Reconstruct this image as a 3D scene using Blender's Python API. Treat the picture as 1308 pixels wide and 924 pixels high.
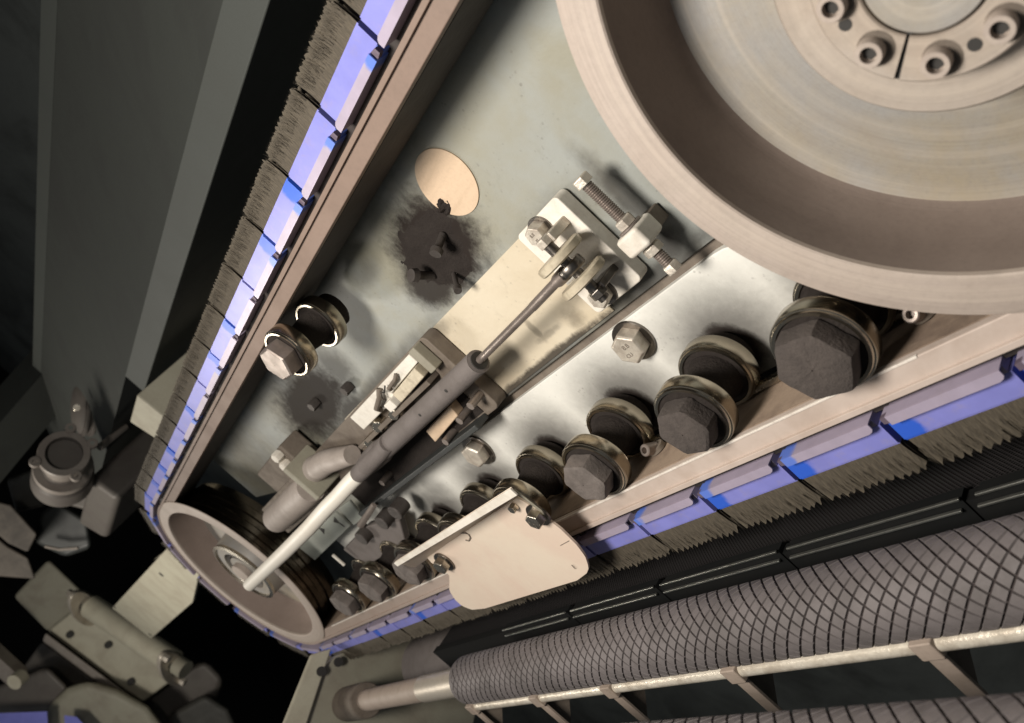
import bpy, math, random
from mathutils import Matrix, Vector, noise
PI = math.pi
random.seed(7)
S = bpy.context.scene
COL = S.collection
for o in list(bpy.data.objects): bpy.data.objects.remove(o)

# ------------------------------------------------------------------ camera
# world axes: X along the straight belt runs, Z across the machine plate, Y = depth into the machine
RW = ((0.4593672, 0.50284763, -0.73220628), (-0.38237479, -0.63208871, -0.67398322), (-0.80173019, 0.589583, -0.09808457))
FPX, CX, CY = 1089.62, 654.0, 462.0
cam = bpy.data.cameras.new('camera'); co = bpy.data.objects.new('camera', cam); COL.objects.link(co)
cam.sensor_width = 36; cam.lens = 36 * FPX / 1308; cam.clip_start = 0.02; cam.clip_end = 100
r0, r1, r2 = [Vector(r) for r in RW]
co.matrix_world = Matrix(((r0.x, -r1.x, -r2.x, 0), (r0.y, -r1.y, -r2.y, 0), (r0.z, -r1.z, -r2.z, 0), (0, 0, 0, 1)))
cam.dof.use_dof = True; cam.dof.focus_distance = 1.75; cam.dof.aperture_fstop = 4.0
S.camera = co

# ------------------------------------------------------------------ world and lamps
w = bpy.data.worlds.new('World'); S.world = w; w.use_nodes = True
w.node_tree.nodes['Background'].inputs[0].default_value = (0.86, 0.93, 1.0, 1)
w.node_tree.nodes['Background'].inputs[1].default_value = 0.10
def lamp(name, loc, target, size, power, color):
    l = bpy.data.lights.new(name, 'AREA'); l.shape = 'DISK'; l.size = size; l.energy = power; l.color = color
    o = bpy.data.objects.new(name, l); COL.objects.link(o); o.location = loc
    o.rotation_euler = (Vector(target) - Vector(loc)).to_track_quat('-Z', 'Y').to_euler()
lamp('work_lamp', (-1.05, -0.95, 0.92), (-1.2, 1.1, -0.3), 0.80, 82, (1.0, 0.93, 0.85))
lamp('left_fill_lamp', (-6.1, -1.7, 0.8), (-5.8, 1.3, 0.1), 1.1, 92, (1.0, 0.93, 0.83))  # unseen fill lamp, added to brighten the lower-left machinery
S.view_settings.view_transform = 'Standard'; S.view_settings.look = 'None'
S.view_settings.exposure = 0.12; S.view_settings.gamma = 1.0
S.render.engine = 'CYCLES'

# ------------------------------------------------------------------ measuring helpers
def ray(u, v):
    d = ((u - CX) / FPX, (v - CY) / FPX, 1.0)
    return Vector([sum(RW[i][k] * d[i] for i in range(3)) for k in range(3)])
def at(u, v, y):
    r = ray(u, v); return r * (y / r.y)
def atx(u, v, x):
    r = ray(u, v); return r * (x / r.x)
def atz(u, v, z):
    r = ray(u, v); return r * (z / r.z)

# ------------------------------------------------------------------ materials
def nodes(m): return m.node_tree.nodes, m.node_tree.links
def math_node(nt, op, a, b=None, c=None, clamp=False):
    n = nt.nodes.new('ShaderNodeMath'); n.operation = op; n.use_clamp = clamp
    for i, v in enumerate((a, b, c)):
        if v is None: continue
        if isinstance(v, (int, float)): n.inputs[i].default_value = v
        else: nt.links.new(v, n.inputs[i])
    return n.outputs[0]
def noise_node(nt, co_, scale, detail=5, rough=.6, dist=0, stretch=None):
    n = nt.nodes.new('ShaderNodeTexNoise'); n.inputs['Scale'].default_value = scale
    n.inputs['Detail'].default_value = detail; n.inputs['Roughness'].default_value = rough; n.inputs['Distortion'].default_value = dist
    if stretch:
        mp = nt.nodes.new('ShaderNodeMapping'); mp.inputs['Scale'].default_value = stretch; nt.links.new(co_, mp.inputs[0]); co_ = mp.outputs[0]
    nt.links.new(co_, n.inputs['Vector']); return n.outputs['Fac']
def ramp(nt, f, lo, hi):
    n = nt.nodes.new('ShaderNodeMapRange'); n.interpolation_type = 'SMOOTHSTEP'
    n.inputs['From Min'].default_value = lo; n.inputs['From Max'].default_value = hi; nt.links.new(f, n.inputs['Value']); return n.outputs[0]
def mixc(nt, f, a, b):
    n = nt.nodes.new('ShaderNodeMix'); n.data_type = 'RGBA'
    if isinstance(f, (int, float)): n.inputs[0].default_value = f
    else: nt.links.new(f, n.inputs[0])
    for s, v in ((6, a), (7, b)):
        if isinstance(v, tuple): n.inputs[s].default_value = (*v[:3], 1)
        else: nt.links.new(v, n.inputs[s])
    return n.outputs[2]
def mat(name, base, rough=.6, metal=0., dirt=None, amt=.5, scale=9, bump=.15, bscale=60, stretch=None, fine=.12, rvar=.15):
    m = bpy.data.materials.new(name); m.use_nodes = True; nt = m.node_tree; b = nt.nodes['Principled BSDF']
    tc = nt.nodes.new('ShaderNodeTexCoord').outputs['Object']
    dirt = dirt or tuple(c * .55 for c in base)
    n1 = noise_node(nt, tc, scale, 6, .62, .4, stretch)
    n2 = noise_node(nt, tc, bscale * 2.2, 4, .7)
    f = math_node(nt, 'MULTIPLY', ramp(nt, n1, .38, .72), amt)
    c = mixc(nt, f, base, dirt)
    dark = tuple(x * .5 for x in base)
    c = mixc(nt, math_node(nt, 'MULTIPLY', ramp(nt, n2, .42, .8), fine * 2), c, dark)
    nt.links.new(c, b.inputs['Base Color'])
    b.inputs['Metallic'].default_value = metal
    nt.links.new(math_node(nt, 'ADD', math_node(nt, 'MULTIPLY', n1, rvar * 2), rough - rvar, clamp=True), b.inputs['Roughness'])
    if bump:
        bn = nt.nodes.new('ShaderNodeBump'); bn.inputs['Strength'].default_value = bump; bn.inputs['Distance'].default_value = .004
        nt.links.new(noise_node(nt, tc, bscale, 5, .6), bn.inputs['Height']); nt.links.new(bn.outputs[0], b.inputs['Normal'])
    return m
M = {}
M['rim'] = mat('dusty_pinkish_metal', (.43, .365, .315), .62, 0, (.37, .30, .25), .5, 7, .12, 50)
M['rimwall'] = mat('brown_dust_on_pulley_wall', (.20, .158, .132), .8, 0, (.15, .115, .095), .6, 6, .1)
M['web'] = mat('cast_pulley_web', (.315, .308, .295), .5, .1, (.325, .275, .19), .95, 3.2, .1)
M['hub'] = mat('hub_metal', (.42, .365, .31), .5, .15, (.37, .30, .235), .7, 7, .08)
M['belt'] = mat('belt_edge', (.47, .345, .275), .6, 0, (.40, .28, .22), .6, 6, .12, 45, (1, 1, 1))
M['beltin'] = mat('belt_inner_face', (.30, .225, .165), .75, 0, (.14, .10, .075), .9, 10, .25, 60)
M['rubber'] = mat('black_rubber', (.028, .022, .02), .75, 0, (.06, .045, .04), .5, 14, .2)
M['soot'] = mat('black_soot_and_shade', (.029, .024, .0215), .95, 0, (.040, .034, .030), .6, 22, .9, 170, fine=.3)
M['sootm'] = mat('sooty_steel', (.085, .075, .068), .55, .4, (.05, .04, .035), .7, 22, .4, 120)
M['steel'] = mat('bright_steel', (.62, .57, .48), .26, 1., (.22, .19, .15), .65, 24, .12, 80)
M['dsteel'] = mat('dark_steel', (.22, .20, .18), .32, 1., (.08, .07, .06), .7, 26, .15, 80)
M['rod'] = mat('dull_rod', (.30, .255, .225), .42, .6, (.16, .13, .11), .6, 18, .1)
M['tube'] = mat('dusty_grey_tube', (.155, .135, .125), .8, 0, (.10, .085, .075), .6, 12, .35, 90)
M['white'] = mat('white_dusty_paint', (.74, .70, .62), .5, 0, (.46, .40, .32), .55, 16, .15, 60)
M['bolt'] = mat('zinc_bolt', (.60, .55, .47), .42, .45, (.28, .22, .17), .6, 40, .3, 120)
M['tan0'] = mat('tan_sheet', (.62, .55, .42), .6, 0, (.46, .37, .26), .7, 9, .15, 60, (1, 1, 2.6))
M['disc'] = mat('tan_cap', (.60, .45, .31), .6, 0, (.50, .37, .25), .7, 8, .1, 60, (1, 1, 5))
M['cream'] = mat('cream_cover', (.72, .62, .50), .42, .1, (.66, .52, .42), .8, 5, .06, 40, fine=.03)
M['khaki'] = mat('khaki_washer', (.58, .51, .38), .42, .1, (.22, .18, .12), .6, 26, .2)
M['brownblk'] = mat('brown_block', (.17, .14, .11), .75, 0, (.09, .07, .055), .7, 14, .3)
M['green'] = mat('green_grey_paint', (.36, .38, .335), .6, 0, (.24, .24, .2), .6, 8, .15)
M['olive'] = mat('olive_paint', (.30, .285, .22), .6, 0, (.20, .17, .13), .6, 5, .15)
M['olivelt'] = mat('pale_olive_paint', (.47, .445, .345), .6, 0, (.33, .29, .22), .6, 5, .15)
M['darkpanel'] = mat('dark_grey_panel', (.050, .054, .048), .6, 0, (.032, .033, .030), .6, 2.5, .05)
M['midpanel'] = mat('grey_green_panel', (.064, .070, .063), .6, 0, (.06, .064, .056), .6, 2.5, .05)
M['black'] = mat('black_void', (.007, .0075, .0075), .8, 0, (.012, .011, .010), .5, 3, .05)
M['dark'] = mat('dark_painted_steel', (.035, .038, .036), .5, 0, (.02, .02, .02), .5, 6, .1)
M['motor'] = mat('motor_grey', (.12, .108, .094), .55, .1, (.09, .075, .068), .7, 5, .2)
M['motorlt'] = mat('motor_flange', (.27, .24, .21), .5, .1, (.16, .13, .11), .6, 6, .2)
M['pad'] = mat('mauve_rubber_pad', (.138, .122, .120), .66, 0, (.085, .075, .072), .9, 9, .12, 120)
M['groove'] = mat('rubber_groove', (.035, .026, .025), .9, 0, (.05, .04, .035), .5, 30, 0)
M['hose'] = mat('white_hose', (.80, .76, .67), .45, 0, (.66, .58, .48), .5, 5, .05, 40, fine=.03)
M['bracketpaint'] = mat('rail_bracket', (.34, .275, .225), .6, 0, (.2, .16, .12), .6, 10, .2)
M['ink'] = mat('dark_ink', (.03, .028, .025), .7, 0, None, .2, 20, 0)

def plate_mat(name, base, base2, spots, na=1.1, speck=None):
    m = bpy.data.materials.new(name); m.use_nodes = True; nt = m.node_tree; b = nt.nodes['Principled BSDF']
    tc = nt.nodes.new('ShaderNodeTexCoord').outputs['Object']
    sep = nt.nodes.new('ShaderNodeSeparateXYZ'); nt.links.new(tc, sep.inputs[0])
    big = noise_node(nt, tc, 3.2, 6, .6, .3); fin = noise_node(nt, tc, 60, 5, .7); med = noise_node(nt, tc, 15, 6, .7, .4)
    c = mixc(nt, ramp(nt, big, .35, .7), base, base2)
    c = mixc(nt, math_node(nt, 'MULTIPLY', ramp(nt, med, .55, .8), .35 * min(1, na)), c, tuple(x * .55 for x in base2))
    total = None
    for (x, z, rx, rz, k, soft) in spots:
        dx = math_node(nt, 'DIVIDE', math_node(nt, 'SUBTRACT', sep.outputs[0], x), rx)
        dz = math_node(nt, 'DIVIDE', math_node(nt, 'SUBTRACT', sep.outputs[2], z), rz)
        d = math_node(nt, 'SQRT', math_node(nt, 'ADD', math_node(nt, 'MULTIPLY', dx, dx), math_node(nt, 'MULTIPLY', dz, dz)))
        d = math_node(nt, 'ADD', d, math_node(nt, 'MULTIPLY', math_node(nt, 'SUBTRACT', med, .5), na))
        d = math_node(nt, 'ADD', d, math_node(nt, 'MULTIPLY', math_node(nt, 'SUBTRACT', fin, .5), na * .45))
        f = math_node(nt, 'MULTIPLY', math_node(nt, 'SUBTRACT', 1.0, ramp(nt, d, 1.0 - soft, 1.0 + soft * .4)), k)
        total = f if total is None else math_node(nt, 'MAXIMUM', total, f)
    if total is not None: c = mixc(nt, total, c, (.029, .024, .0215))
    if total is not None: nt.links.new(math_node(nt, 'MULTIPLY', math_node(nt, 'SUBTRACT', 1.0, total), .5), b.inputs['Specular IOR Level'])
    sp = nt.nodes.new('ShaderNodeTexVoronoi'); sp.inputs['Scale'].default_value = 75; nt.links.new(tc, sp.inputs['Vector'])
    f = math_node(nt, 'MULTIPLY', math_node(nt, 'SUBTRACT', 1.0, ramp(nt, sp.outputs['Distance'], .12, .3)), ramp(nt, med, .5, .7))
    c = mixc(nt, math_node(nt, 'MULTIPLY', f, .5), c, (.10, .085, .075))
    nt.links.new(c, b.inputs['Base Color']); b.inputs['Roughness'].default_value = .5
    bn = nt.nodes.new('ShaderNodeBump'); bn.inputs['Strength'].default_value = .25; bn.inputs['Distance'].default_value = .004
    nt.links.new(fin, bn.inputs['Height']); nt.links.new(bn.outputs[0], b.inputs['Normal'])
    return m

def holder_mat(name, base, patch):
    m = bpy.data.materials.new(name); m.use_nodes = True; nt = m.node_tree; b = nt.nodes['Principled BSDF']
    tc = nt.nodes.new('ShaderNodeTexCoord').outputs['Object']
    sep = nt.nodes.new('ShaderNodeSeparateXYZ'); nt.links.new(tc, sep.inputs[0])
    rnd = nt.nodes.new('ShaderNodeObjectInfo').outputs['Random']
    mp = nt.nodes.new('ShaderNodeCombineXYZ'); nt.links.new(math_node(nt, 'MULTIPLY', rnd, 40.), mp.inputs[1])
    va = nt.nodes.new('ShaderNodeVectorMath'); va.operation = 'ADD'; nt.links.new(tc, va.inputs[0]); nt.links.new(mp.outputs[0], va.inputs[1])
    n = noise_node(nt, va.outputs[0], 14, 4, .6); n2 = noise_node(nt, va.outputs[0], 40, 5, .6)
    edge = math_node(nt, 'ADD', sep.outputs[0], math_node(nt, 'MULTIPLY', math_node(nt, 'SUBTRACT', n, .5), .06))
    f = math_node(nt, 'MULTIPLY', ramp(nt, edge, .058, .072), ramp(nt, rnd, .25, .6))
    c = mixc(nt, ramp(nt, n, .3, .7), base, tuple(x * .86 for x in base))
    c = mixc(nt, math_node(nt, 'MULTIPLY', ramp(nt, n2, .5, .8), .35), c, (.36, .30, .33))
    c = mixc(nt, f, c, patch)
    nt.links.new(c, b.inputs['Base Color']); b.inputs['Roughness'].default_value = .35; b.inputs['Metallic'].default_value = .15
    return m
M['holder'] = holder_mat('blue_lavender_holder', (.25, .26, .66), (.035, .12, .62))
M['lip'] = holder_mat('pale_lavender_channel', (.42, .365, .46), (.12, .21, .66))

def bristle_mat():
    m = bpy.data.materials.new('olive_brown_bristle'); m.use_nodes = True; nt = m.node_tree; b = nt.nodes['Principled BSDF']
    tc = nt.nodes.new('ShaderNodeTexCoord').outputs['Object']
    n = noise_node(nt, tc, 60, 6, .7, 0, (6, 1, 1)); n2 = noise_node(nt, tc, 12, 4, .6)
    c = mixc(nt, ramp(nt, n, .3, .7), (.046, .038, .026), (.112, .092, .063)); c = mixc(nt, math_node(nt, 'MULTIPLY', n2, .4), c, (.05, .041, .03))
    nt.links.new(c, b.inputs['Base Color']); b.inputs['Roughness'].default_value = .8
    bn = nt.nodes.new('ShaderNodeBump'); bn.inputs['Strength'].default_value = .6; bn.inputs['Distance'].default_value = .003
    nt.links.new(n, bn.inputs['Height']); nt.links.new(bn.outputs[0], b.inputs['Normal'])
    return m
M['bristle'] = bristle_mat()
def weave_mat():
    m = bpy.data.materials.new('black_net_weave'); m.use_nodes = True; nt = m.node_tree; b = nt.nodes['Principled BSDF']
    tc = nt.nodes.new('ShaderNodeTexCoord').outputs['Object']
    w1 = nt.nodes.new('ShaderNodeTexWave'); w2 = nt.nodes.new('ShaderNodeTexWave')
    for w_, rot in ((w1, .8), (w2, -.8)):
        mp = nt.nodes.new('ShaderNodeMapping'); mp.inputs['Rotation'].default_value = (0, 0, rot); nt.links.new(tc, mp.inputs[0])
        w_.inputs['Scale'].default_value = 50; nt.links.new(mp.outputs[0], w_.inputs['Vector'])
    h = math_node(nt, 'MAXIMUM', w1.outputs['Fac'], w2.outputs['Fac'])
    c = mixc(nt, ramp(nt, h, .6, .95), (.005, .005, .005), (.024, .021, .021)); nt.links.new(c, b.inputs['Base Color']); b.inputs['Roughness'].default_value = .7
    bn = nt.nodes.new('ShaderNodeBump'); bn.inputs['Strength'].default_value = .8; bn.inputs['Distance'].default_value = .004
    nt.links.new(h, bn.inputs['Height']); nt.links.new(bn.outputs[0], b.inputs['Normal'])
    return m
M['weave'] = weave_mat()
def turned(m, amt=.55):     # lathe-turned rings, scratches and rubbed patches round the local Y axis
    nt = m.node_tree; b = nt.nodes['Principled BSDF']; tc = nt.nodes.new('ShaderNodeTexCoord').outputs['Object']
    sep = nt.nodes.new('ShaderNodeSeparateXYZ'); nt.links.new(tc, sep.inputs[0])
    x, z = sep.outputs[0], sep.outputs[2]
    r = math_node(nt, 'SQRT', math_node(nt, 'ADD', math_node(nt, 'MULTIPLY', x, x), math_node(nt, 'MULTIPLY', z, z)))
    cb = nt.nodes.new('ShaderNodeCombineXYZ'); nt.links.new(r, cb.inputs[0]); nt.links.new(math_node(nt, 'MULTIPLY', x, .015), cb.inputs[1]); nt.links.new(math_node(nt, 'MULTIPLY', z, .015), cb.inputs[2])
    n = noise_node(nt, cb.outputs[0], 260, 4, .7); n2 = noise_node(nt, cb.outputs[0], 38, 3, .6)
    pa = noise_node(nt, tc, 6.5, 5, .7, .8); ch = noise_node(nt, tc, 48, 3, .7)
    old = b.inputs['Base Color'].links[0].from_socket
    c = mixc(nt, math_node(nt, 'MULTIPLY', ramp(nt, n, .35, .75), amt * .5), old, (.24, .20, .17))
    c = mixc(nt, math_node(nt, 'MULTIPLY', ramp(nt, n2, .45, .75), amt * .55), c, (.62, .54, .44))
    c = mixc(nt, math_node(nt, 'MULTIPLY', ramp(nt, pa, .52, .72), amt * .8), c, (.30, .26, .215))
    c = mixc(nt, math_node(nt, 'MULTIPLY', ramp(nt, ch, .72, .78), .5), c, (.14, .11, .09))
    nt.links.new(c, b.inputs['Base Color'])
    bn = nt.nodes.new('ShaderNodeBump'); bn.inputs['Strength'].default_value = .25; bn.inputs['Distance'].default_value = .002
    nt.links.new(n, bn.inputs['Height']); nt.links.new(b.inputs['Normal'].links[0].from_socket, bn.inputs['Normal']); nt.links.new(bn.outputs[0], b.inputs['Normal'])
for k_ in ('rim', 'web', 'hub'): turned(M[k_])
turned(M['rimwall'], .12)
def belt_edge_mat():
    m = mat('belt_edge_dust', (.20, .14, .108), .6, 0, (.155, .11, .085), .6, 6, .12, 45); nt = m.node_tree; b = nt.nodes['Principled BSDF']
    tc = nt.nodes.new('ShaderNodeTexCoord').outputs['Object']; sep = nt.nodes.new('ShaderNodeSeparateXYZ'); nt.links.new(tc, sep.inputs[0])
    n = noise_node(nt, tc, 9, 6, .65, .3); old = b.inputs['Base Color'].links[0].from_socket
    zz_ = math_node(nt, 'ADD', sep.outputs[2], math_node(nt, 'MULTIPLY', math_node(nt, 'SUBTRACT', n, .5), .1))
    xx_ = math_node(nt, 'ADD', sep.outputs[0], math_node(nt, 'MULTIPLY', math_node(nt, 'SUBTRACT', n, .5), .6))
    f = math_node(nt, 'MULTIPLY', math_node(nt, 'SUBTRACT', 1.0, ramp(nt, zz_, -.5, -.2)), math_node(nt, 'ADD', math_node(nt, 'MULTIPLY', ramp(nt, xx_, -3.2, -1.6), .6), .4))
    pale = mixc(nt, ramp(nt, n, .35, .7), (.50, .42, .365), (.42, .34, .285))
    nt.links.new(mixc(nt, f, old, pale), b.inputs['Base Color']); return m
M['beltedge'] = belt_edge_mat()
M['wear'] = mat('worn_pale_edge', (.80, .74, .66), .4, .1, (.5, .42, .36), .6, 30, .4, 150)
M['drum'] = mat('polished_black_drum', (.24, .21, .17), .2, 1., (.03, .025, .02), .6, 20, .06)
M['wall2'] = mat('pinkish_dust_wall', (.30, .235, .20), .8, 0, (.22, .17, .14), .6, 5, .1)
M['black'].node_tree.nodes['Principled BSDF'].inputs['Specular IOR Level'].default_value = .12
M['weave'].node_tree.nodes['Principled BSDF'].inputs['Specular IOR Level'].default_value = .15
M['ring'] = mat('polished_bearing_ring', (.40, .36, .29), .24, 1., (.22, .19, .14), .35, 9, .02, 60, fine=.03, rvar=.05)
M['cap'] = mat('brown_soot_cap', (.060, .049, .043), .92, 0, (.10, .083, .073), .6, 20, .7, 160, fine=.3)
M['cap2'] = mat('grey_dusty_cap', (.155, .132, .118), .8, .05, (.07, .06, .053), .7, 22, .5, 130, fine=.2)
M['blueglow'] = mat('blue_strip_paint', (.20, .21, .62), .4, 0, (.12, .13, .45), .5, 4, .05)
M['dkcast2'] = mat('brown_casting', (.085, .072, .058), .7, 0, (.04, .035, .03), .8, 5, .3)
M['dkcast'] = mat('dark_oily_casting', (.06, .058, .05), .6, 0, (.03, .028, .024), .8, 4, .2)
M['soot'].node_tree.nodes['Principled BSDF'].inputs['Specular IOR Level'].default_value = .1
M['nub'] = mat('dark_mauve_end', (.13, .10, .13), .5, .1, (.08, .06, .09), .5, 30, .1)
M['gloss'] = mat('black_gloss', (.42, .42, .38), .3, .9, (.2, .2, .18), .5, 30, .03, 60, rvar=.05)
M['railm'] = mat('scratched_silver_rail', (.74, .68, .57), .32, .35, (.42, .36, .28), .8, 22, .5, 70)
M['shaftm'] = mat('pale_shaft', (.62, .56, .47), .35, .5, (.44, .36, .27), .6, 9, .1)
M['castcol'] = mat('dusty_boss', (.40, .35, .31), .55, 0, (.26, .22, .19), .6, 14, .2)

# ------------------------------------------------------------------ mesh building
class MB:
    def __init__(s): s.v = []; s.f = []
    def add(s, vs, fs, T=None):
        o = len(s.v); s.v += [(T @ Vector(p)) if T else Vector(p) for p in vs]; s.f += [tuple(i + o for i in f) for f in fs]; return s
def _box(s, a, b, T=None):
    lo = [min(p) for p in zip(a, b)]; hi = [max(p) for p in zip(a, b)]
    vs = [(x, y, z) for x in (lo[0], hi[0]) for y in (lo[1], hi[1]) for z in (lo[2], hi[2])]
    return s.add(vs, [(0, 1, 3, 2), (4, 6, 7, 5), (0, 4, 5, 1), (2, 3, 7, 6), (0, 2, 6, 4), (1, 5, 7, 3)], T)
MB.box = _box
def _lathe(s, prof, n=32, T=None, a0=0., a1=2 * PI, cap=True):
    full = abs(a1 - a0 - 2 * PI) < 1e-6; m = n if full else n + 1
    vs = []; fs = []
    for r, h in prof:
        for i in range(m):
            a = a0 + (a1 - a0) * i / n; vs.append((r * math.cos(a), r * math.sin(a), h))
    for k in range(len(prof) - 1):
        for i in range(n):
            j = (i + 1) % m
            fs.append((k * m + i, k * m + j, (k + 1) * m + j, (k + 1) * m + i))
    if cap and full:
        if prof[0][0] > 1e-6: fs.append(tuple(range(m - 1, -1, -1)))
        if prof[-1][0] > 1e-6: fs.append(tuple((len(prof) - 1) * m + i for i in range(m)))
    return s.add(vs, fs, T)
MB.lathe = _lathe
def _cyl(s, r, h0, h1, n=24, T=None, bev=.0):
    b = bev or min(r, abs(h1 - h0)) * .08
    return s.lathe([(r - b, h0), (r, h0 + b), (r, h1 - b), (r - b, h1)], n, T)
MB.cyl = _cyl
def _hexa(s, R, h0, h1, T=None, rot=0.):
    vs = []; fs = []; c = (h1 - h0) * .14
    for r, h in ((R, h0), (R, h1 - c), (R * .88, h1)):
        for i in range(6):
            a = i * PI / 3 + rot; vs.append((r * math.cos(a), r * math.sin(a), h))
    for k in range(2):
        for i in range(6):
            j = (i + 1) % 6; fs.append((k * 6 + i, k * 6 + j, (k + 1) * 6 + j, (k + 1) * 6 + i))
    fs.append(tuple(range(5, -1, -1))); fs.append(tuple(12 + i for i in range(6)))
    return s.add(vs, fs, T)
MB.hexa = _hexa
def _prism(s, poly, h0, h1, T=None):
    n = len(poly); vs = [(x, y, h0) for x, y in poly] + [(x, y, h1) for x, y in poly]
    fs = [tuple(range(n - 1, -1, -1)), tuple(range(n, 2 * n))] + [(i, (i + 1) % n, n + (i + 1) % n, n + i) for i in range(n)]
    return s.add(vs, fs, T)
MB.prism = _prism
def _tube(s, pts, rad, n=12, flat=1.0, caps=True):
    pts = [Vector(p) for p in pts]; rs = rad if isinstance(rad, (list, tuple)) else [rad] * len(pts)
    vs = []; fs = []; up = Vector((0, 0, 1))
    for i, p in enumerate(pts):
        d = (pts[min(i + 1, len(pts) - 1)] - pts[max(i - 1, 0)]).normalized()
        u = up if abs(d.dot(up)) < .95 else Vector((0, 1, 0)); a = d.cross(u).normalized(); b = d.cross(a)
        for k in range(n):
            t = 2 * PI * k / n; vs.append(p + a * (rs[i] * math.cos(t) * flat) + b * (rs[i] * math.sin(t)))
    for i in range(len(pts) - 1):
        for k in range(n):
            j = (k + 1) % n; fs.append((i * n + k, i * n + j, (i + 1) * n + j, (i + 1) * n + k))
    if caps: fs += [tuple(range(n - 1, -1, -1)), tuple((len(pts) - 1) * n + k for k in range(n))]
    return s.add(vs, fs)
MB.tube = _tube

def frame(loc, axis, xdir=None):
    z = Vector(axis).normalized(); x = Vector(xdir) if xdir else (Vector((1, 0, 0)) if abs(z.x) < .9 else Vector((0, 1, 0)))
    x = (x - z * x.dot(z)).normalized(); y = z.cross(x)
    return Matrix(((x.x, y.x, z.x, loc[0]), (x.y, y.y, z.y, loc[1]), (x.z, y.z, z.z, loc[2]), (0, 0, 0, 1)))
OUT = (0, -1, 0)     # out of the plate, towards the viewer
def mesh_of(name, mb, m, smooth=35):
    me = bpy.data.meshes.new(name); me.from_pydata([tuple(v) for v in mb.v], [], mb.f); me.update()
    import bmesh
    bm = bmesh.new(); bm.from_mesh(me); bmesh.ops.recalc_face_normals(bm, faces=bm.faces); bm.to_mesh(me); bm.free()
    me.materials.append(m)
    if smooth:
        me.polygons.foreach_set('use_smooth', [True] * len(me.polygons)); me.set_sharp_from_angle(angle=math.radians(smooth))
    return me
def obj(name, mb, m, parent=None, bev=0, smooth=35, label=None, kind=None):
    me = mb if isinstance(mb, bpy.types.Mesh) else mesh_of(name, mb, m, smooth)
    o = bpy.data.objects.new(name, me); COL.objects.link(o)
    if parent: o.parent = parent
    if bev:
        md = o.modifiers.new('bevel', 'BEVEL'); md.width = bev; md.segments = 2; md.limit_method = 'ANGLE'; md.angle_limit = math.radians(35)
        md.harden_normals = True
    if label: o['label'] = label
    if kind: o['kind'] = kind
    return o
def thing(name, label, cat, loc=(0, 0, 0), group=None, T=None):
    o = bpy.data.objects.new(name, None); COL.objects.link(o); o.empty_display_size = .05
    if T is not None: o.matrix_world = T
    else: o.location = loc
    o['label'] = label; o['category'] = cat
    if group: o['group'] = group
    return o
def tag(o, label, cat, group=None):
    o['label'] = label; o['category'] = cat
    if group: o['group'] = group
    return o
def dup(root, T=None, label=None):
    r = root.copy(); COL.objects.link(r)
    if T is not None: r.matrix_world = T
    if label: r['label'] = label
    for ch in list(root.children):
        c = ch.copy(); COL.objects.link(c); c.parent = r
        for g in list(ch.children):
            d = g.copy(); COL.objects.link(d); d.parent = c
    return r
def text(name, body, size, T, parent, m, depth=.0006):
    cu = bpy.data.curves.new(name, 'FONT'); cu.body = body; cu.size = size; cu.extrude = depth; cu.align_x = 'CENTER'; cu.align_y = 'CENTER'
    cu.materials.append(m); tmp = bpy.data.objects.new(name, cu); COL.objects.link(tmp)
    me = bpy.data.meshes.new_from_object(tmp.evaluated_get(bpy.context.evaluated_depsgraph_get())); bpy.data.objects.remove(tmp)
    o = bpy.data.objects.new(name, me); COL.objects.link(o); o.parent = parent; o.matrix_local = T; return o
def rrect(x0, z0, x1, z1, r, n=5):
    p = []
    for cx, cz, a in ((x1 - r, z1 - r, 0), (x0 + r, z1 - r, 90), (x0 + r, z0 + r, 180), (x1 - r, z0 + r, 270)):
        for i in range(n + 1):
            t = math.radians(a + 90 * i / n); p.append((cx + r * math.cos(t), cz + r * math.sin(t)))
    return p
# map a polygon given as (x, z) into the plate plane: local x = X, local y = Z, local z = +Y (depth)
PL = Matrix(((1, 0, 0, 0), (0, 0, 1, 0), (0, 1, 0, 0), (0, 0, 0, 1)))

ZC, R = -0.125, 0.455
XB, XS = -0.35, -3.862
BI = R - .05                      # inner face of the belt
YP = 1.20                         # front face of the machine plate
ROLL = [-.80, -1.115, -1.447, -1.785, -2.13, -2.475, -2.81, -3.13]
ZR = ZC - BI + .0755

# ------------------------------------------------------------------ setting behind
def structure(name, mb, m):
    o = obj(name, mb, m); o['kind'] = 'structure'; return o
M['wall'] = mat('dim_green_wall', (.10, .11, .105), .8, 0, (.02, .021, .02), .8, .8, .1, 8)
structure('back_wall', MB().box((-16, 4.2, -6), (6, 5.6, 6)), M['wall'])
structure('side_wall', MB().box((-16, -3, -6), (-15.9, 5.5, 6)), M['black'])
structure('ceiling', MB().box((-16, -3, 6), (6, 5.6, 6.1)), M['black'])
structure('floor', MB().box((-16, -3, -6), (6, 5.6, -5.9)), M['black'])

# machine housing beam above, parallel to the belt
b = thing('machine_housing', 'long dark grey green machine housing panel at upper left, above the belt', 'housing')
def yz_prism(prof, x0, x1):   # profile in (y, z)
    return MB().prism(prof, x0, x1, Matrix(((0, 0, 1, 0), (1, 0, 0, 0), (0, 1, 0, 0), (0, 0, 0, 1))))
obj('lower_lip', yz_prism([(1.5, .83), (1.5, .955), (1.9, .955), (1.9, .83)], -4.35, 1.2), M['midpanel'], b, .006)
obj('slanted_panel', yz_prism([(1.515, .957), (1.9, 1.86), (2.0, 1.86), (1.9, .957)], -7.5, 1.2), M['darkpanel'], b)
obj('edge_strip', yz_prism([(1.9, 1.862), (1.93, 1.97), (2.1, 1.97), (2.1, 1.862)], -7.5, 1.2), M['midpanel'], b)

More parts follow.
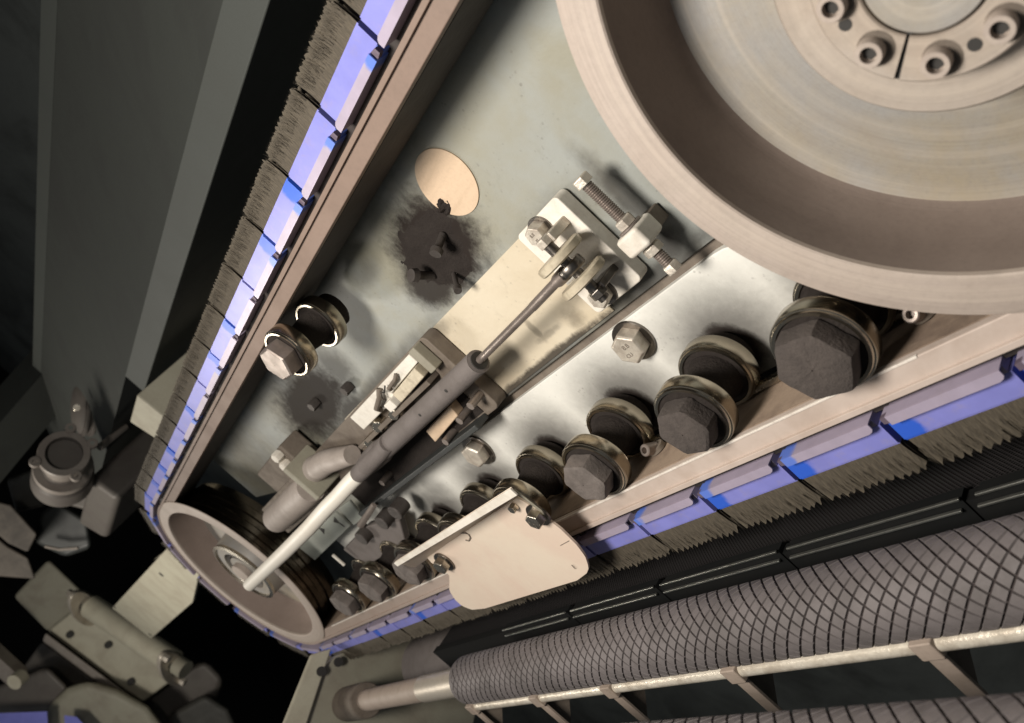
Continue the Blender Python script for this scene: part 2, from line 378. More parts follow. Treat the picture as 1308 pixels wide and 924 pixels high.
# ------------------------------------------------------------------ machine plate
xz = lambda u, v: (at(u, v, YP).x, at(u, v, YP).z)
spots_up = []
for (u, v, rx, rz, k, s) in [(557, 316, .185, .14, 1., .45), (548, 355, .12, .085, .95, .45), (400, 515, .34, .15, .95, .55), (455, 530, .16, .10, .85, .6), (575, 262, .05, .03, .8, .6),
                             (800, 255, .035, .13, .75, .8), (850, 310, .05, .10, .8, .8), (880, 330, .06, .03, .8, .8), (428, 470, .10, .10, .7, .7)]:
    x, z = xz(u, v); spots_up.append((x, z, rx, rz, k, s))
spots_up += [(-3.3, .05, .35, .3, .6, .9), (-1.15, -.25, .30, .030, .75, .7), (-1.75, -.262, .5, .016, .7, .7), (-1.19, -.05, .14, .07, .45, .9), (-2.2, .0, .55, .035, .7, .9), (xz(470, 350)[0], xz(470, 350)[1], .10, .035, .5, .9), (-2.2, .30, 1.2, .06, .55, .9)]
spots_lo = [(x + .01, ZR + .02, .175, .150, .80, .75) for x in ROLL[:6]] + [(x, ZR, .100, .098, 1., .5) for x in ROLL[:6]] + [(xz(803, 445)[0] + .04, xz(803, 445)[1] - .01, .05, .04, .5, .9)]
M['plate_up'] = plate_mat('grey_green_dusty_plate', (.30, .315, .295), (.275, .265, .205), spots_up, .75)
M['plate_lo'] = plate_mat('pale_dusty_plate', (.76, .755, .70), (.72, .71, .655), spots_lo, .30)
M['tan'] = plate_mat('tan_sheet', (.64, .57, .44), (.54, .46, .33), [(xz(684, 420)[0], xz(684, 420)[1], .012, .04, .45, .5), (xz(702, 425)[0], xz(702, 425)[1], .05, .010, .4, .6), (-1.55, -.252, .35, .016, .9, .6), (xz(735, 405)[0], xz(735, 405)[1], .03, .03, .5, .9), (-1.75, -.02, .08, .03, .5, .9)], 1.4)
mp = thing('machine_plate', 'dusty grey green steel machine plate that carries the tensioner and rollers', 'machine plate')
obj('upper_panel', MB().prism([(-3.25, -.262), (-.95, -.262), (.2, -.262), (.2, .33), (-3.55, .33), (-3.55, .05), (-3.25, -.02)], YP, YP + .02, PL), M['plate_up'], mp, .002)
lo = [(-3.3, -.5295), (-.86, -.5295)]
for i in range(9):
    a = math.radians(90 * i / 8); lo.append((-.98 + .12 * math.cos(a), -.40 + .118 * math.sin(a)))
lo.append((-3.3, -.282))
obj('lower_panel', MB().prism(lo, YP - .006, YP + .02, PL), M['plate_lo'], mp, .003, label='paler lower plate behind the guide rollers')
obj('groove_strip', MB().box((-3.3, YP + .012, -.53), (.2, YP + .03, -.25)), M['brownblk'], mp)
x0, z0 = xz(663, 318); x1, z1 = xz(630, 515)
obj('tan_sheet', MB().prism([(-2.45, -.256), (-1.26, -.253), (-1.26, -.012), (-2.45, .0)], YP - .004, YP - .0005, PL), M['tan'], mp, label='bare tan sheet behind the tension rod')
c = at(571, 233, YP)
obj('hole_cap', MB().cyl(.078, 0, .003, 48, frame((c.x, YP, c.z), OUT)), M['disc'], mp, label='round tan cap above the soot heap')

# bolts on the lower panel
def hexbolt(parent, loc, R_, h, m, rot=.2, washer=0., name='bolt', axis=OUT, mark=None, wm=None):
    T = frame(loc, axis)
    o = obj(name, MB().hexa(R_, 0, h, T, rot), m, parent, R_ * .05)
    if washer: obj('washer', MB().cyl(R_ * washer, 0, R_ * .18, 28, T), wm or M['dsteel'], o)
    if mark:
        for (tx, dx, dz, s) in mark:
            L = frame((loc[0], loc[1], loc[2]), axis) @ Matrix.Translation((dx, dz, h + .0002))
            text('marking', tx, s, L, o, M['brownblk'], .0004)
    return o
c = at(803, 445, YP - .035)
hexbolt(mp, (c.x, YP - .006, c.z), .039, .038, M['bolt'], .35, 1.25, mark=[('8.8', .006, .008, .016), ('CU', -.004, -.012, .013)])
c = at(605, 583, YP - .035)
hexbolt(mp, (c.x, YP - .006, c.z), .040, .036, M['bolt'], .1, 1.3)

# ------------------------------------------------------------------ soot heap with pins
def heap(name, u, v, rx, rz, hh, seed, label):
    cx, cz = xz(u, v); mb = MB(); n = 44; vs = []; fs = []
    for i in range(n + 1):
        for j in range(n + 1):
            a, b_ = (i / n * 2 - 1), (j / n * 2 - 1); d = math.hypot(a, b_)
            nz = noise.fractal(Vector((a * 2.2 + seed, b_ * 2.2, seed)), .9, 2.1, 5)
            h = max(0, (1 - d * 1.05 + nz * .25)) ** 1.3 * hh * (1.0 + .7 * noise.noise(Vector((a * 3, b_ * 3, seed * 2)))) - .0015
            vs.append((cx + a * rx, YP - h, cz + b_ * rz))
    for i in range(n):
        for j in range(n):
            k = i * (n + 1) + j; fs.append((k, k + 1, k + n + 2, k + n + 1))
    mb.add(vs, fs); t = thing(name, label, 'dust', (0, 0, 0))
    if hh > .011: obj('dust', mb, M['soot'], t, smooth=60, kind='stuff')
    return t
h1 = heap('dust_heap', 555, 322, .15, .115, .012, 3., 'black grinding dust heap under the round tan cap, with two pins poking out')
for (u, v, u2, v2, r_) in ((525, 352, 553, 352, .017), (556, 325, 566, 300, .015), (585, 372, 580, 350, .010)):
    a = at(u, v, YP - .055); b_ = at(u2, v2, YP - .005)
    obj('pin', MB().tube([b_, b_.lerp(a, .75), b_.lerp(a, .76), a], [r_ * .6, r_ * .6, r_, r_ * .9], 16), M['sootm'], h1)
h3 = heap('soot_clump', 568, 264, .034, .026, .016, 5., 'small black soot clump on the lower edge of the round tan cap')
h2 = heap('stud_cluster', 405, 520, .24, .11, .010, 9., 'three sooty studs in the black smear beside the white slide bar')
h2['category'] = 'studs'
for (u, v) in ((440, 500), (398, 520), (455, 553)):
    a = at(u, v, YP - .03)
    obj('pin', MB().hexa(.017, 0, .03, frame((a.x, YP - .004, a.z), OUT), .3), M['sootm'], h2)

# ------------------------------------------------------------------ pulleys
def pulley(x, label, big):
    t = thing('belt_pulley', label, 'pulley', (x, 0, ZC), 'pulleys carrying the brush belt')
    T = frame((0, 0, 0), OUT)      # local z = -Y ; heights are negative depths
    Y = lambda y: -y
    prof = [(.392, Y(1.006)), (.3925, Y(.9985)), (.395, Y(.9962)), (.452, Y(.9962)), (R, Y(.9985)), (R, Y(1.0012)), (.4035, Y(1.0012))]
    obj('rim', MB().lathe(prof, 160, T, cap=False), M['rim'], t, smooth=40)
    obj('rim_wall', MB().lathe([(.3925, Y(1.003)), (.388, Y(1.05)), (.378, Y(1.125)), (.366, Y(1.139))], 160, T, cap=False), M['rimwall' if big else 'wall2'], t, smooth=50)
    obj('web', MB().lathe([(.3665, Y(1.1385)), (.33, Y(1.139)), (.24, Y(1.128)), (.17, Y(1.125)), (.02, Y(1.125))], 128, T, cap=False), M['web'], t, smooth=50)
    g = [(.400, Y(1.0025)), (.4035, Y(1.010)), (.4035, Y(1.028)), (.3955, Y(1.034)), (.3955, Y(1.050)), (.4035, Y(1.056)), (.4035, Y(1.078)), (.3955, Y(1.084)), (.3955, Y(1.104)), (.4035, Y(1.110)), (.4035, Y(1.135)), (.396, Y(1.14)), (.396, Y(1.17)), (.3, Y(1.172))]
    obj('drum', MB().lathe(g, 128, T, cap=False), M['drum'], t, smooth=30, label='dark polished grooved drum behind the rim')
    if big:
        obj('hub', MB().lathe([(.176, Y(1.13)), (.173, Y(1.012)), (.168, Y(1.004)), (.03, Y(1.004))], 96, T, cap=False), M['hub'], t)
        # clamp ring with a slit and bolt holes
        a_s = math.atan2(-.176 - ZC, -.42 + .35)
        th = math.atan2(-(0), 1)
        ring = MB(); gap = .025
        # local frame: x = X, y = z cross x ; angle measured so that local y = -Z or +Z
        sy = T.col[1].z
        ang = lambda dx, dz: math.atan2(dz * sy, dx)
        a_s = ang(-.07, -.052)
        ring.lathe([(.0665, Y(1.004)), (.0665, Y(.972)), (.0685, Y(.970)), (.1155, Y(.970)), (.118, Y(.973)), (.118, Y(1.004))], 120, T, a_s + gap, a_s + 2 * PI - gap, cap=False)
        cr = obj('clamp_ring', ring, M['hub'], t)
        obj('slit', MB().box((.064, -.0028, Y(1.003)), (.1176, .0028, Y(.975)), T @ Matrix.Rotation(a_s, 4, 'Z')), M['ink'], cr)
        obj('shaft_end', MB().lathe([(.0635, Y(1.0)), (.0635, Y(.972)), (.062, Y(.970)), (.001, Y(.970))], 80, T, cap=False), M['web'], t)
        def scr(dx, dz):
            c = Vector((dx, -0, dz)); P = frame((dx, -Y(.970) * 0 + .970, dz), OUT)
            o = obj('socket_screw', MB().lathe([(.0155, 0), (.0155, .014), (.0145, .016), (.0092, .016), (.0092, .006), (.0001, .006)], 28, P, cap=False), M['rim'], t)
            obj('socket', MB().cyl(.0088, .006, .0065, 6, P), M['ink'], o)
            obj('screw_shadow', MB().lathe([(.0205, .0004), (.001, .0008)], 24, P @ Matrix.Translation((.004, -.002 * sy, 0)), cap=False), M['brownblk'], o)  # dark offset disc: the screw's shadow painted onto the clamp ring
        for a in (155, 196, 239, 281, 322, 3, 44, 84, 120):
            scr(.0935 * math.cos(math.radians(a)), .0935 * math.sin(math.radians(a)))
        for a in (171, 262, 342, 64):
            P = frame((.0925 * math.cos(math.radians(a)), .9699, .0925 * math.sin(math.radians(a))), OUT)
            obj('threaded_hole', MB().cyl(.0075, -.001, .0002, 20, P), M['ink'], t)
    else:
        obj('hub', MB().lathe([(.175, Y(1.13)), (.165, Y(1.035)), (.158, Y(1.025)), (.108, Y(1.025)), (.102, Y(1.055)), (.08, Y(1.06)), (.078, Y(1.03)), (.001, Y(1.03))], 96, T, cap=False), M['web'], t)
        obj('retaining_ring', MB().lathe([(.163, Y(1.032)), (.166, Y(1.018)), (.150, Y(1.015)), (.147, Y(1.03))], 80, T, cap=False), M['steel'], t)
        obj('bearing_bore', MB().lathe([(.101, Y(1.046)), (.095, Y(1.030)), (.084, Y(1.033)), (.083, Y(1.055))], 64, T, cap=False), M['sootm'], t)
        obj('shaft_end', MB().cyl(.052, Y(1.05), Y(1.005), 32, T), M['rim'], t)
    return t
pulley(XB, 'large brown rimmed pulley at upper right with bolted hub', True)
pulley(XS, 'far pulley at lower left with the white hose across its hub', False)

# ------------------------------------------------------------------ brush belt
def stadium(r, n=48):
    """outline (x, z) going up-run, round the far pulley, back along the low run, round the near pulley"""
    p = []
    for i in range(n + 1):
        a = PI / 2 + PI * i / n; p.append((XS + r * math.cos(a), ZC + r * math.sin(a)))
    for i in range(n + 1):
        a = -PI / 2 + PI * i / n; p.append((XB + r * math.cos(a), ZC + r * math.sin(a)))
    return p
def band(rin, rout, y0, y1):
    a, b_ = stadium(rin), stadium(rout); n = len(a); mb = MB()
    vs = [(x, y0, z) for x, z in a] + [(x, y0, z) for x, z in b_] + [(x, y1, z) for x, z in a] + [(x, y1, z) for x, z in b_]
    fs = []
    for i in range(n):
        j = (i + 1) % n
        fs += [(i, j, n + j, n + i), (2 * n + i, 3 * n + i, 3 * n + j, 2 * n + j), (i, 2 * n + i, 2 * n + j, j), (n + i, n + j, 3 * n + j, 3 * n + i)]
    return mb.add(vs, fs)
def beltin_shade():
    nt = M['beltin'].node_tree; b = nt.nodes['Principled BSDF']; tc = nt.nodes.new('ShaderNodeTexCoord').outputs['Object']
    sep = nt.nodes.new('ShaderNodeSeparateXYZ'); nt.links.new(tc, sep.inputs[0]); old = b.inputs['Base Color'].links[0].from_socket
    nt.links.new(mixc(nt, ramp(nt, sep.outputs[2], -.45, .0), old, (.035, .028, .024)), b.inputs['Base Color'])
beltin_shade()      # shade on the downward face of the upper run, painted into its colour
bt = thing('brush_belt', 'endless belt of brush segments with pale blue holders running round both pulleys', 'brush belt', (0, 0, 0))
obj('belt_edge', band(BI + .0012, R - .001, 1.002, 1.02), M['beltedge'], bt, .0025)
obj('worn_edge', MB().box((-3.55, 1.0005, ZC - BI - .0042), (-.7, 1.006, ZC - BI + .0002)), M['wear'], bt, .001)
obj('belt_body', band(BI + .0008, R - .002, 1.0205, 1.172), M['beltin'], bt)
obj('belt_lip', band(R - .013, R - .0025, .9945, 1.0015), M['beltedge'], bt, .001)
obj('backing_layer', band(R - .0005, R + .019, 1.018, 1.17), M['rubber'], bt)
PIT = .2196
def seg_meshes(seed, calm):
    rnd = random.Random(seed); L = .2075; hx = L / 2
    hold = MB().box((-hx, 1.0, .0305), (hx, 1.165, .072))
    hold.box((-hx, 1.003, .072), (hx, 1.165, .076))
    lipm = MB()
    e = hx - .0155
    p = [(-hx + .004, .0135), (e, .0135), (e, .0310), (-hx + .015, .0310), (-hx + .008, .0285), (-hx + .004, .024)]
    lipm.prism(p, .9850, .9880, PL)
    lipm.box((-hx + .016, .9880, .0280), (e, .9998, .0306)); lipm.box((-hx + .005, .9880, .0138), (e, 1.16, .0165)); lipm.box((-hx + .005, 1.0, .0166), (hx - .003, 1.16, .0300))
    nub = MB().prism([(e + .001, .015), (hx - .002, .017), (hx - .002, .028), (e + .001, .0305)], .9900, .9997, PL)
    br = MB(); ns = 104; NP = 13
    layers = [1.004, 1.012, 1.03, 1.06, 1.09, 1.12, 1.15, 1.163]
    tips = [rnd.uniform(-.004, .003) for _ in range(NP + 1)]
    for li, y in enumerate(layers):
        vs = []; fs = []; rows = 6
        for i in range(ns + 1):
            s = -hx + .001 + (L - .002) * i / ns; ph = (i / ns * NP); fr = ph - math.floor(ph); k = min(int(ph), NP)
            tri = 1 - abs(fr * 2 - 1)
            tip = .136 + (tri - .6) * .009 * (1.0 if li == 0 else .6) * (.35 if calm else 1) + tips[(k + li * 3) % (NP + 1)] * (.3 if calm else .8) + rnd.uniform(-.0022, .0022)
            if i < 3 or i > ns - 3: tip -= .004
            for r_ in range(rows):
                t = r_ / (rows - 1)
                yy = y - ((.0012 if calm else .006) * math.sqrt(max(tri, 0)) if li == 0 else 0) * t * 1.15 + rnd.uniform(-.0004, .0004)
                vs.append((s - .008 * t * t + .001 * t * math.sin(k * 1.7), yy + (.004 * t if li == 0 else 0), .0725 + (tip - .0725) * t))
        for i in range(ns):
            for r_ in range(rows - 1):
                k = i * rows + r_; fs.append((k, k + 1, k + rows + 1, k + rows))
        br.add(vs, fs)
    br.box((-hx + .003, 1.014, .075), (hx - .003, 1.162, .112))
    fi = MB()
    for k in range(420 if calm else 220):
        s = rnd.uniform(-hx + .002, hx - .002); y = 1.000 + rnd.random() ** 2 * .02; wd = rnd.uniform(.0003, .0006); dx = rnd.gauss(-.006, .002); dy = rnd.uniform(-.004, .002)
        z0 = rnd.uniform(.095, .122); z1 = .136 + rnd.uniform(-.006, .0035)
        fi.add([(s - wd, y, z0), (s + wd, y, z0), (s + dx, y + dy, z1)], [(0, 1, 2)])
    return (mesh_of('holder', hold, M['holder']), mesh_of('channel_lip', lipm, M['lip']), mesh_of('end_nub', nub, M['nub']), mesh_of('bristles', br, M['bristle'], 60), mesh_of('bristle_fibres', fi, M['bristle'], 0))
SEG = [seg_meshes(11 + i, False) for i in range(3)] + [seg_meshes(21 + i, True) for i in range(3)]
def place_seg(idx, cx, cz, ang, r, scale=1.0):
    hm, lm, nm, bm_, fm = SEG[idx % 3 + (3 if ang > 0 else 0)]
    o = bpy.data.objects.new('brush_segment', bm_); COL.objects.link(o); o.parent = bt
    # local z = outward normal, local x = towards the start of the run; ang = direction of the outward normal in the XZ plane
    n = Vector((math.cos(ang), 0, math.sin(ang))); xa = Vector((n.z, 0, -n.x))
    T = Matrix(((xa.x * scale, 0, n.x, cx + n.x * r), (0, 1, 0, 0), (xa.z * scale, 0, n.z, cz + n.z * r), (0, 0, 0, 1)))
    o.matrix_local = T @ Matrix.Translation((0, random.uniform(-.0015, .0015), random.uniform(-.0012, .0012)))
    for nme, me in (('holder', hm), ('channel_lip', lm), ('end_nub', nm), ('bristle_fibres', fm)):
        c = bpy.data.objects.new(nme, me); COL.objects.link(c); c.parent = o
idx = 0
for k in range(-2, 13):              # straight upper run
    place_seg(idx, -.975 - PIT * (k + .5), ZC, PI / 2, R); idx += 1
for k in range(-3, 12):              # straight lower run
    place_seg(idx, -1.045 - PIT * (k + .5), ZC, -PI / 2, R); idx += 1
def arc(s0, s1, cx, a_start, n):     # s along the path measured from the tangent point on the upper run
    global idx
    for i in range(n):
        s = s0 + (s1 - s0) * (i + .5) / n; ln = PI * R
        if s < 0: place_seg(idx, cx[0] + cx[1] * -s, ZC, PI / 2, R, .94)
        elif s > ln: place_seg(idx, cx[0] + cx[1] * (s - ln), ZC, -PI / 2, R, .94)
        else: place_seg(idx, cx[0], ZC, PI / 2 + a_start * s / R, R, .94)
        idx += 1
# far pulley: from gap X=-3.830 on the upper run to X=-3.680 on the low run
arc(-(.0322), PI * R + .182, (XS, 1), 1, 8)
# near pulley: from X=-.536 (upper) to X=-.386 (lower)
arc(-.186, PI * R + .036, (XB, -1), -1, 8)

# ------------------------------------------------------------------ guide rollers
NAMES = ['largest soot caked guide roller under the big pulley, at right on the lower belt run',
         'soot capped guide roller with bright steel rims, second from the right on the lower run',
         'guide roller with brown hex cap just right of the cream cover plate',
         'guide roller half hidden behind the right end of the cream cover flange',
         'guide roller behind the middle of the cream cover flange, mostly hidden',
         'guide roller at the left end of the cream cover flange, beside its left bolt',
         'dark guide roller second from the small pulley on the lower run',
         'dark guide roller nearest the small pulley on the lower run']
def roller(loc, r, label, rot, bare=False):
    T0 = Matrix.Translation(loc)
    t = thing('guide_roller', label, 'roller', loc, 'guide rollers along the belt')
    T = frame((0, 0, 0), OUT)   # heights: local z towards viewer, 0 = front face plane
    def wheel(h, nm):
        o = obj(nm, MB().lathe([(r * .84, h - .005), (r * .86, h), (r * .93, h), (r * .945, h - .002), (r * .955, h - .004), (r * .985, h - .0045), (r, h - .007), (r, h - .033), (r * .985, h - .036), (r * .93, h - .038), (r * .5, h - .038)], 72, T, cap=False), M['ring'], t, smooth=35)
        obj('dust_disc', MB().lathe([(r * .872, h - .004), (r * .55, h - .001), (.001, h + .001)], 40, T, cap=False), M['soot'], o)
    wheel(0, 'front_wheel'); wheel(-.115, 'rear_wheel')
    obj('spacer', MB().lathe([(r * .72, -.121), (r * .62, -.09), (r * .55, -.06), (r * .6, -.041)], 40, T, cap=False), M['soot'], t)
    obj('plate_collar', MB().cyl(r * .7, -.19, -.150, 40, T), M['soot'], t)
    cap = MB()
    # soot caked hex head: slightly lumpy
    n = 36; vs = []; fs = []; R_ = r * (.83 if loc[0] > -.9 else .75); prof = [(1, 0), (1.0, .35), (.99, .7), (.96, .92), (.86, 1.0), (.5, 1.03), (.02, 1.04)]
    for (k, hh) in prof:
        for i in range(n):
            a = 2 * PI * i / n; s = ((a + rot) % (PI / 3)) - PI / 6; hexr = math.cos(PI / 6) / math.cos(s)
            rr = R_ * k * (hexr if k > .4 else 1) ; j = noise.noise(Vector((math.cos(a) * 3 + loc[0] * 9, math.sin(a) * 3, hh * 3))) * .035 * (0 if bare else 1)
            vs.append((rr * (1 + j) * math.cos(a), rr * (1 + j) * math.sin(a), hh * .040 + (j * .03 if k < .9 else 0)))
    for k in range(len(prof) - 1):
        for i in range(n):
            j = (i + 1) % n; fs.append((k * n + i, k * n + j, (k + 1) * n + j, (k + 1) * n + i))
    cap.add(vs, fs, T)
    obj('hex_cap', cap, M['rod' if bare else ('cap' if loc[0] > -1.3 else 'cap2')], t, smooth=28)
    return t
for i, x in enumerate(ROLL):
    roller((x, .995 if i else .985, ZR + (.0035 if i == 0 else 0)), .0755 if i else .079, NAMES[i], [.15, .25, .4, .1, .6, .3, .5, .2][i])
roller((-1.906, .955, .2095), .070, 'guide roller with bare rounded steel cap under the upper belt run', .2, True)
# slide bar and studs on the lower inner face
sb = tag(obj('slide_bar', MB().box((-3.2, 1.125, -.5285), (-.7, 1.145, -.516)), M['steel'], None, .002), 'thin bright steel slide bar lying on the lower belt behind the guide rollers', 'bar')
for (u, v, lb) in ((1185, 413, 'small hollow stud beside the largest guide roller, under the big pulley'), (838, 578, 'small hollow stud between the second and third guide rollers')):
    c = at(u, v, 1.09)
    t = thing('hollow_stud', lb, 'stud', (c.x, 1.09, -.529), 'hollow studs on the lower belt')
    obj('base', MB().cyl(.020, 0, .012, 24, frame((0, .01, 0), (0, 0, 1))), M['brownblk'], t)
    obj('collar', MB().lathe([(.0135, -.01), (.0135, .022), (.0115, .024), (.007, .024), (.007, .01), (.001, .01)], 24, frame((0, 0, .014), (.1, -.8, .55)), cap=False), M['rod'], t)

# ------------------------------------------------------------------ tensioner
mpz = -.12
mt = thing('mounting_plate', 'pale rectangular mounting plate with two stamped hex bolts holding the rod eye', 'bracket', (0, 0, 0))
obj('plate', MB().prism(rrect(-1.262, -.232, -1.108, -.006, .012), 1.160, 1.1955, PL), M['white'], mt, .003)
for (u, v, mk) in ((684, 302, [('8.8', .0, .005, .010), ('M', .0, -.008, .008)]), (764, 382, [('8.8', .0, .004, .010)])):
    c = at(u, v, 1.135)
    hexbolt(mt, (c.x, 1.160, c.z), .0235, .030, M['bolt'], .3, 1.25, mark=mk)
for zz in (-.088, -.148):
    obj('clevis_washer', MB().lathe([(.002, -.009), (.048, -.009), (.052, -.006), (.052, .006), (.048, .009), (.002, .009)], 48, frame((-1.150, 1.098, zz), (0, 0, 1)), cap=False), M['khaki'], mt)
obj('clevis_pin', MB().cyl(.011, -.205, -.04, 20, frame((-1.150, 1.098, 0), (0, 0, 1))), M['dsteel'], mt)
obj('pin_nut', MB().hexa(.017, -.058, -.040, frame((-1.150, 1.098, 0), (0, 0, 1)), .2), M['bolt'], mt, .001)
obj('pin_nut', MB().hexa(.017, -.195, -.178, frame((-1.150, 1.098, 0), (0, 0, 1)), .5), M['dsteel'], mt, .001)
obj('lug', MB().box((-1.172, 1.10, -.062), (-1.128, 1.161, -.042)), M['bolt'], mt, .003)
obj('lug', MB().box((-1.172, 1.10, -.188), (-1.128, 1.161, -.172)), M['dsteel'], mt, .003)
ts = thing('tension_cylinder', 'thin rod sliding into a dusty grey cylinder, running from the washers to the white hose', 'cylinder', (0, 0, 0))
e0 = Vector((-1.150, 1.098, -.118))
obj('rod_eye', MB().lathe([(.012, -.010), (.026, -.010), (.028, -.006), (.028, .006), (.026, .010), (.012, .010)], 32, frame(e0, (0, 0, 1)), cap=False), M['dsteel'], ts)
obj('eye_shank', MB().tube([e0 + Vector((-.022, 0, 0)), e0 + Vector((-.05, -.002, -.001)), e0 + Vector((-.062, -.003, -.001))], [.015, .014, .0095], 20), M['rod'], ts)
rend = at(612, 461, 1.085)
obj('rod', MB().tube([e0 + Vector((-.055, -.003, -.001)), Vector((-1.30, 1.09, -.1235)), Vector((-1.302, 1.09, -.1235)), rend], [.0102, .0102, .0092, .0092], 20), M['rod'], ts)
tb = at(490, 574, 1.075)
dirv = (tb - rend).normalized()
obj('barrel', MB().tube([rend + dirv * .0, rend + dirv * .004, rend + dirv * .0041, rend.lerp(tb, .5), tb], [.019, .0255, .0285, .030, .032], 28), M['tube'], ts)
obj('barrel_mouth', MB().tube([rend - dirv * .003, rend + dirv * .002], [.021, .021], 24), M['ink'], ts)
for (f, u) in ((.22, 1), (.48, 1)):
    p_ = rend.lerp(tb, f) + Vector((0, -.0300, .004)); obj('chip', MB().lathe([(.005, 0), (.001, .0012)], 9, frame(p_, OUT), cap=False), M['ink'], ts)
# knuckle pieces at the lower end
k1 = at(470, 600, 1.07)
obj('end_cap', MB().tube([tb, tb + dirv * .02, tb + dirv * .10, tb + dirv * .17], [.033, .036, .035, .027], 24), M['tube'], ts)
obj('fork', MB().tube([at(512, 560, 1.10), at(478, 592, 1.09), at(450, 618, 1.09)], [.020, .021, .017], 14, .6), M['brownblk'], ts)
# white hose
hs = [at(487, 577, 1.060), at(470, 594, 1.03), at(448, 616, 1.01), at(432, 634, .995), at(418, 648, .98), at(395, 674, .955), at(365, 704, .92), at(318, 748, .89)]
hose = MB().tube(hs, [.021, .0235, .0245, .0245, .025, .0255, .0255, .0245], 24, .8)
wh = thing('hose', 'bent white hose crossing from the tension cylinder to the hub of the far pulley', 'hose')
obj('hose_body', hose, M['hose'], wh, smooth=60)
obj('dusty_sleeve', MB().tube([at(496, 566, 1.062), hs[0], hs[1], at(458, 606, 1.018)], [.0255, .026, .0265, .0262], 24), M['tube'], wh)

# slide carriage behind the cylinder
cg = thing('slide_carriage', 'brown slide carriage with a white bar, clips and nuts behind the grey cylinder', 'carriage', (0, 0, 0))
obj('base_plate', MB().prism(rrect(-2.75, -.258, -1.735, -.002, .02), 1.150, 1.194, PL), M['brownblk'], cg, .003)
obj('shade_panel', MB().prism([(-1.80, -.135), (-2.74, -.135), (-2.74, -.252), (-1.80, -.242)], 1.1465, 1.1495, PL), M['soot'], cg)  # black panel painting the shade between barrel and lower rail
obj('white_bar', MB().prism([(-1.79, -.008), (-2.26, -.008), (-2.26, -.062), (-1.99, -.062), (-1.99, -.045), (-1.79, -.038)], 1.118, 1.149, PL), M['white'], cg, .003)
obj('end_block', MB().prism([(-1.755, -.004), (-1.788, -.004), (-1.788, -.082), (-1.755, -.082)], 1.118, 1.149, PL), M['olive'], cg, .004)
obj('wear_block', MB().prism([(-1.80, -.040), (-1.97, -.048), (-1.97, -.080), (-1.80, -.074)], 1.105, 1.149, PL), M['khaki'], cg, .003)
obj('small_cube', MB().box((-2.03, 1.095, -.080), (-1.985, 1.149, -.052)), M['white'], cg, .003)
obj('clip', MB().tube([(-1.89, 1.113, -.018), (-1.90, 1.104, -.026), (-1.955, 1.103, -.030), (-1.965, 1.112, -.036)], .0055, 10), M['brownblk'], cg)
obj('clip', MB().tube([(-2.005, 1.113, -.012), (-2.02, 1.100, -.030), (-2.075, 1.100, -.044), (-2.085, 1.112, -.055)], .008, 10), M['brownblk'], cg)
obj('wire', MB().tube([(-1.965, 1.108, -.018), (-1.98, 1.10, -.030), (-1.99, 1.10, -.022), (-2.01, 1.10, -.036), (-2.0, 1.098, -.046), (-2.03, 1.10, -.05)], .0025, 8), M['dsteel'], cg)
for (u, v, r_) in ((477, 552, .021), (497, 537, .019), (466, 572, .019)):
    a = at(u, v, 1.10); obj('nut', MB().hexa(r_, 0, .045, frame((a.x, 1.149, a.z), (.5, -1, 0)), .4), M['steel'], cg, .002)
obj('inner_rail', MB().box((-2.35, 1.108, -.098), (-1.81, 1.149, -.084)), M['brownblk'], cg, .002)
obj('lower_block', MB().prism([(-1.84, -.172), (-2.02, -.182), (-2.03, -.222), (-1.85, -.205)], 1.118, 1.149, PL), M['disc'], cg, .003)
obj('lower_rail', MB().box((-2.72, 1.10, -.262), (-1.80, 1.149, -.246)), M['dark'], cg, .003)
for (u, v, l_) in ((568, 566, .04), (586, 539, .03), (600, 520, .02), (487, 618, .03)):
    a = at(u, v, 1.10); obj('stud', MB().tube([(a.x, 1.149, a.z), (a.x, 1.102, a.z)], .011, 12), M['rod'], cg)

# ------------------------------------------------------------------ adjusting bolt
ax = at(800, 283, 1.13)
ab = thing('adjusting_bolt', 'threaded adjusting bolt with hex head, lock nuts and square block beside the big pulley', 'bolt', (0, 0, 0))
xb = at(745, 232, 1.13).x
TA = frame((at(800, 285, 1.13).x, 1.13, 0), (0, 0, 1))
zz = lambda u, v: at(u, v, 1.13).z
zh = zz(745, 232)
obj('hex_head', MB().hexa(.0185, zh - .007, zh + .011, TA, .3), M['bolt'], ab, .001)
def thread(z0_, z1_, r_, nm):
    mb = MB(); n = 18; turns = int((z0_ - z1_) / .0042); prof = []
    for k in range(turns * 2 + 1):
        prof.append((r_ if k % 2 else r_ * .84, z1_ + (z0_ - z1_) * k / (turns * 2)))
    mb.lathe(prof, n, TA); return obj(nm, mb, M['rod'], ab, smooth=0)
zn = zz(795, 287); zb0 = zz(800, 287); zb1 = zz(828, 312)
thread(zh - .008, zb0, .0115, 'thread')
obj('lock_nut', MB().hexa(.019, zb0 - .004, zb0 + .014, TA, .1), M['bolt'], ab, .001)
obj('washer', MB().cyl(.024, zb0 - .008, zb0 - .0045, 28, TA), M['rod'], ab)
obj('square_block', MB().box((-.030, -.030, zb1), (.030, .030, zb0 - .009), TA), M['white'], ab, .008)
obj('block_foot', MB().box((-.018, .028, zb1 + .004), (.024, .066, zb0 - .013), TA), M['brownblk'], ab, .003)
obj('lock_nut', MB().hexa(.019, zb1 - .020, zb1 - .003, TA, .5), M['bolt'], ab, .001)
ze = zz(856, 342)
thread(zb1 - .018, ze + .008, .0115, 'thread')
obj('end_nut', MB().hexa(.0165, ze - .010, ze + .008, TA, .2), M['bolt'], ab, .001)

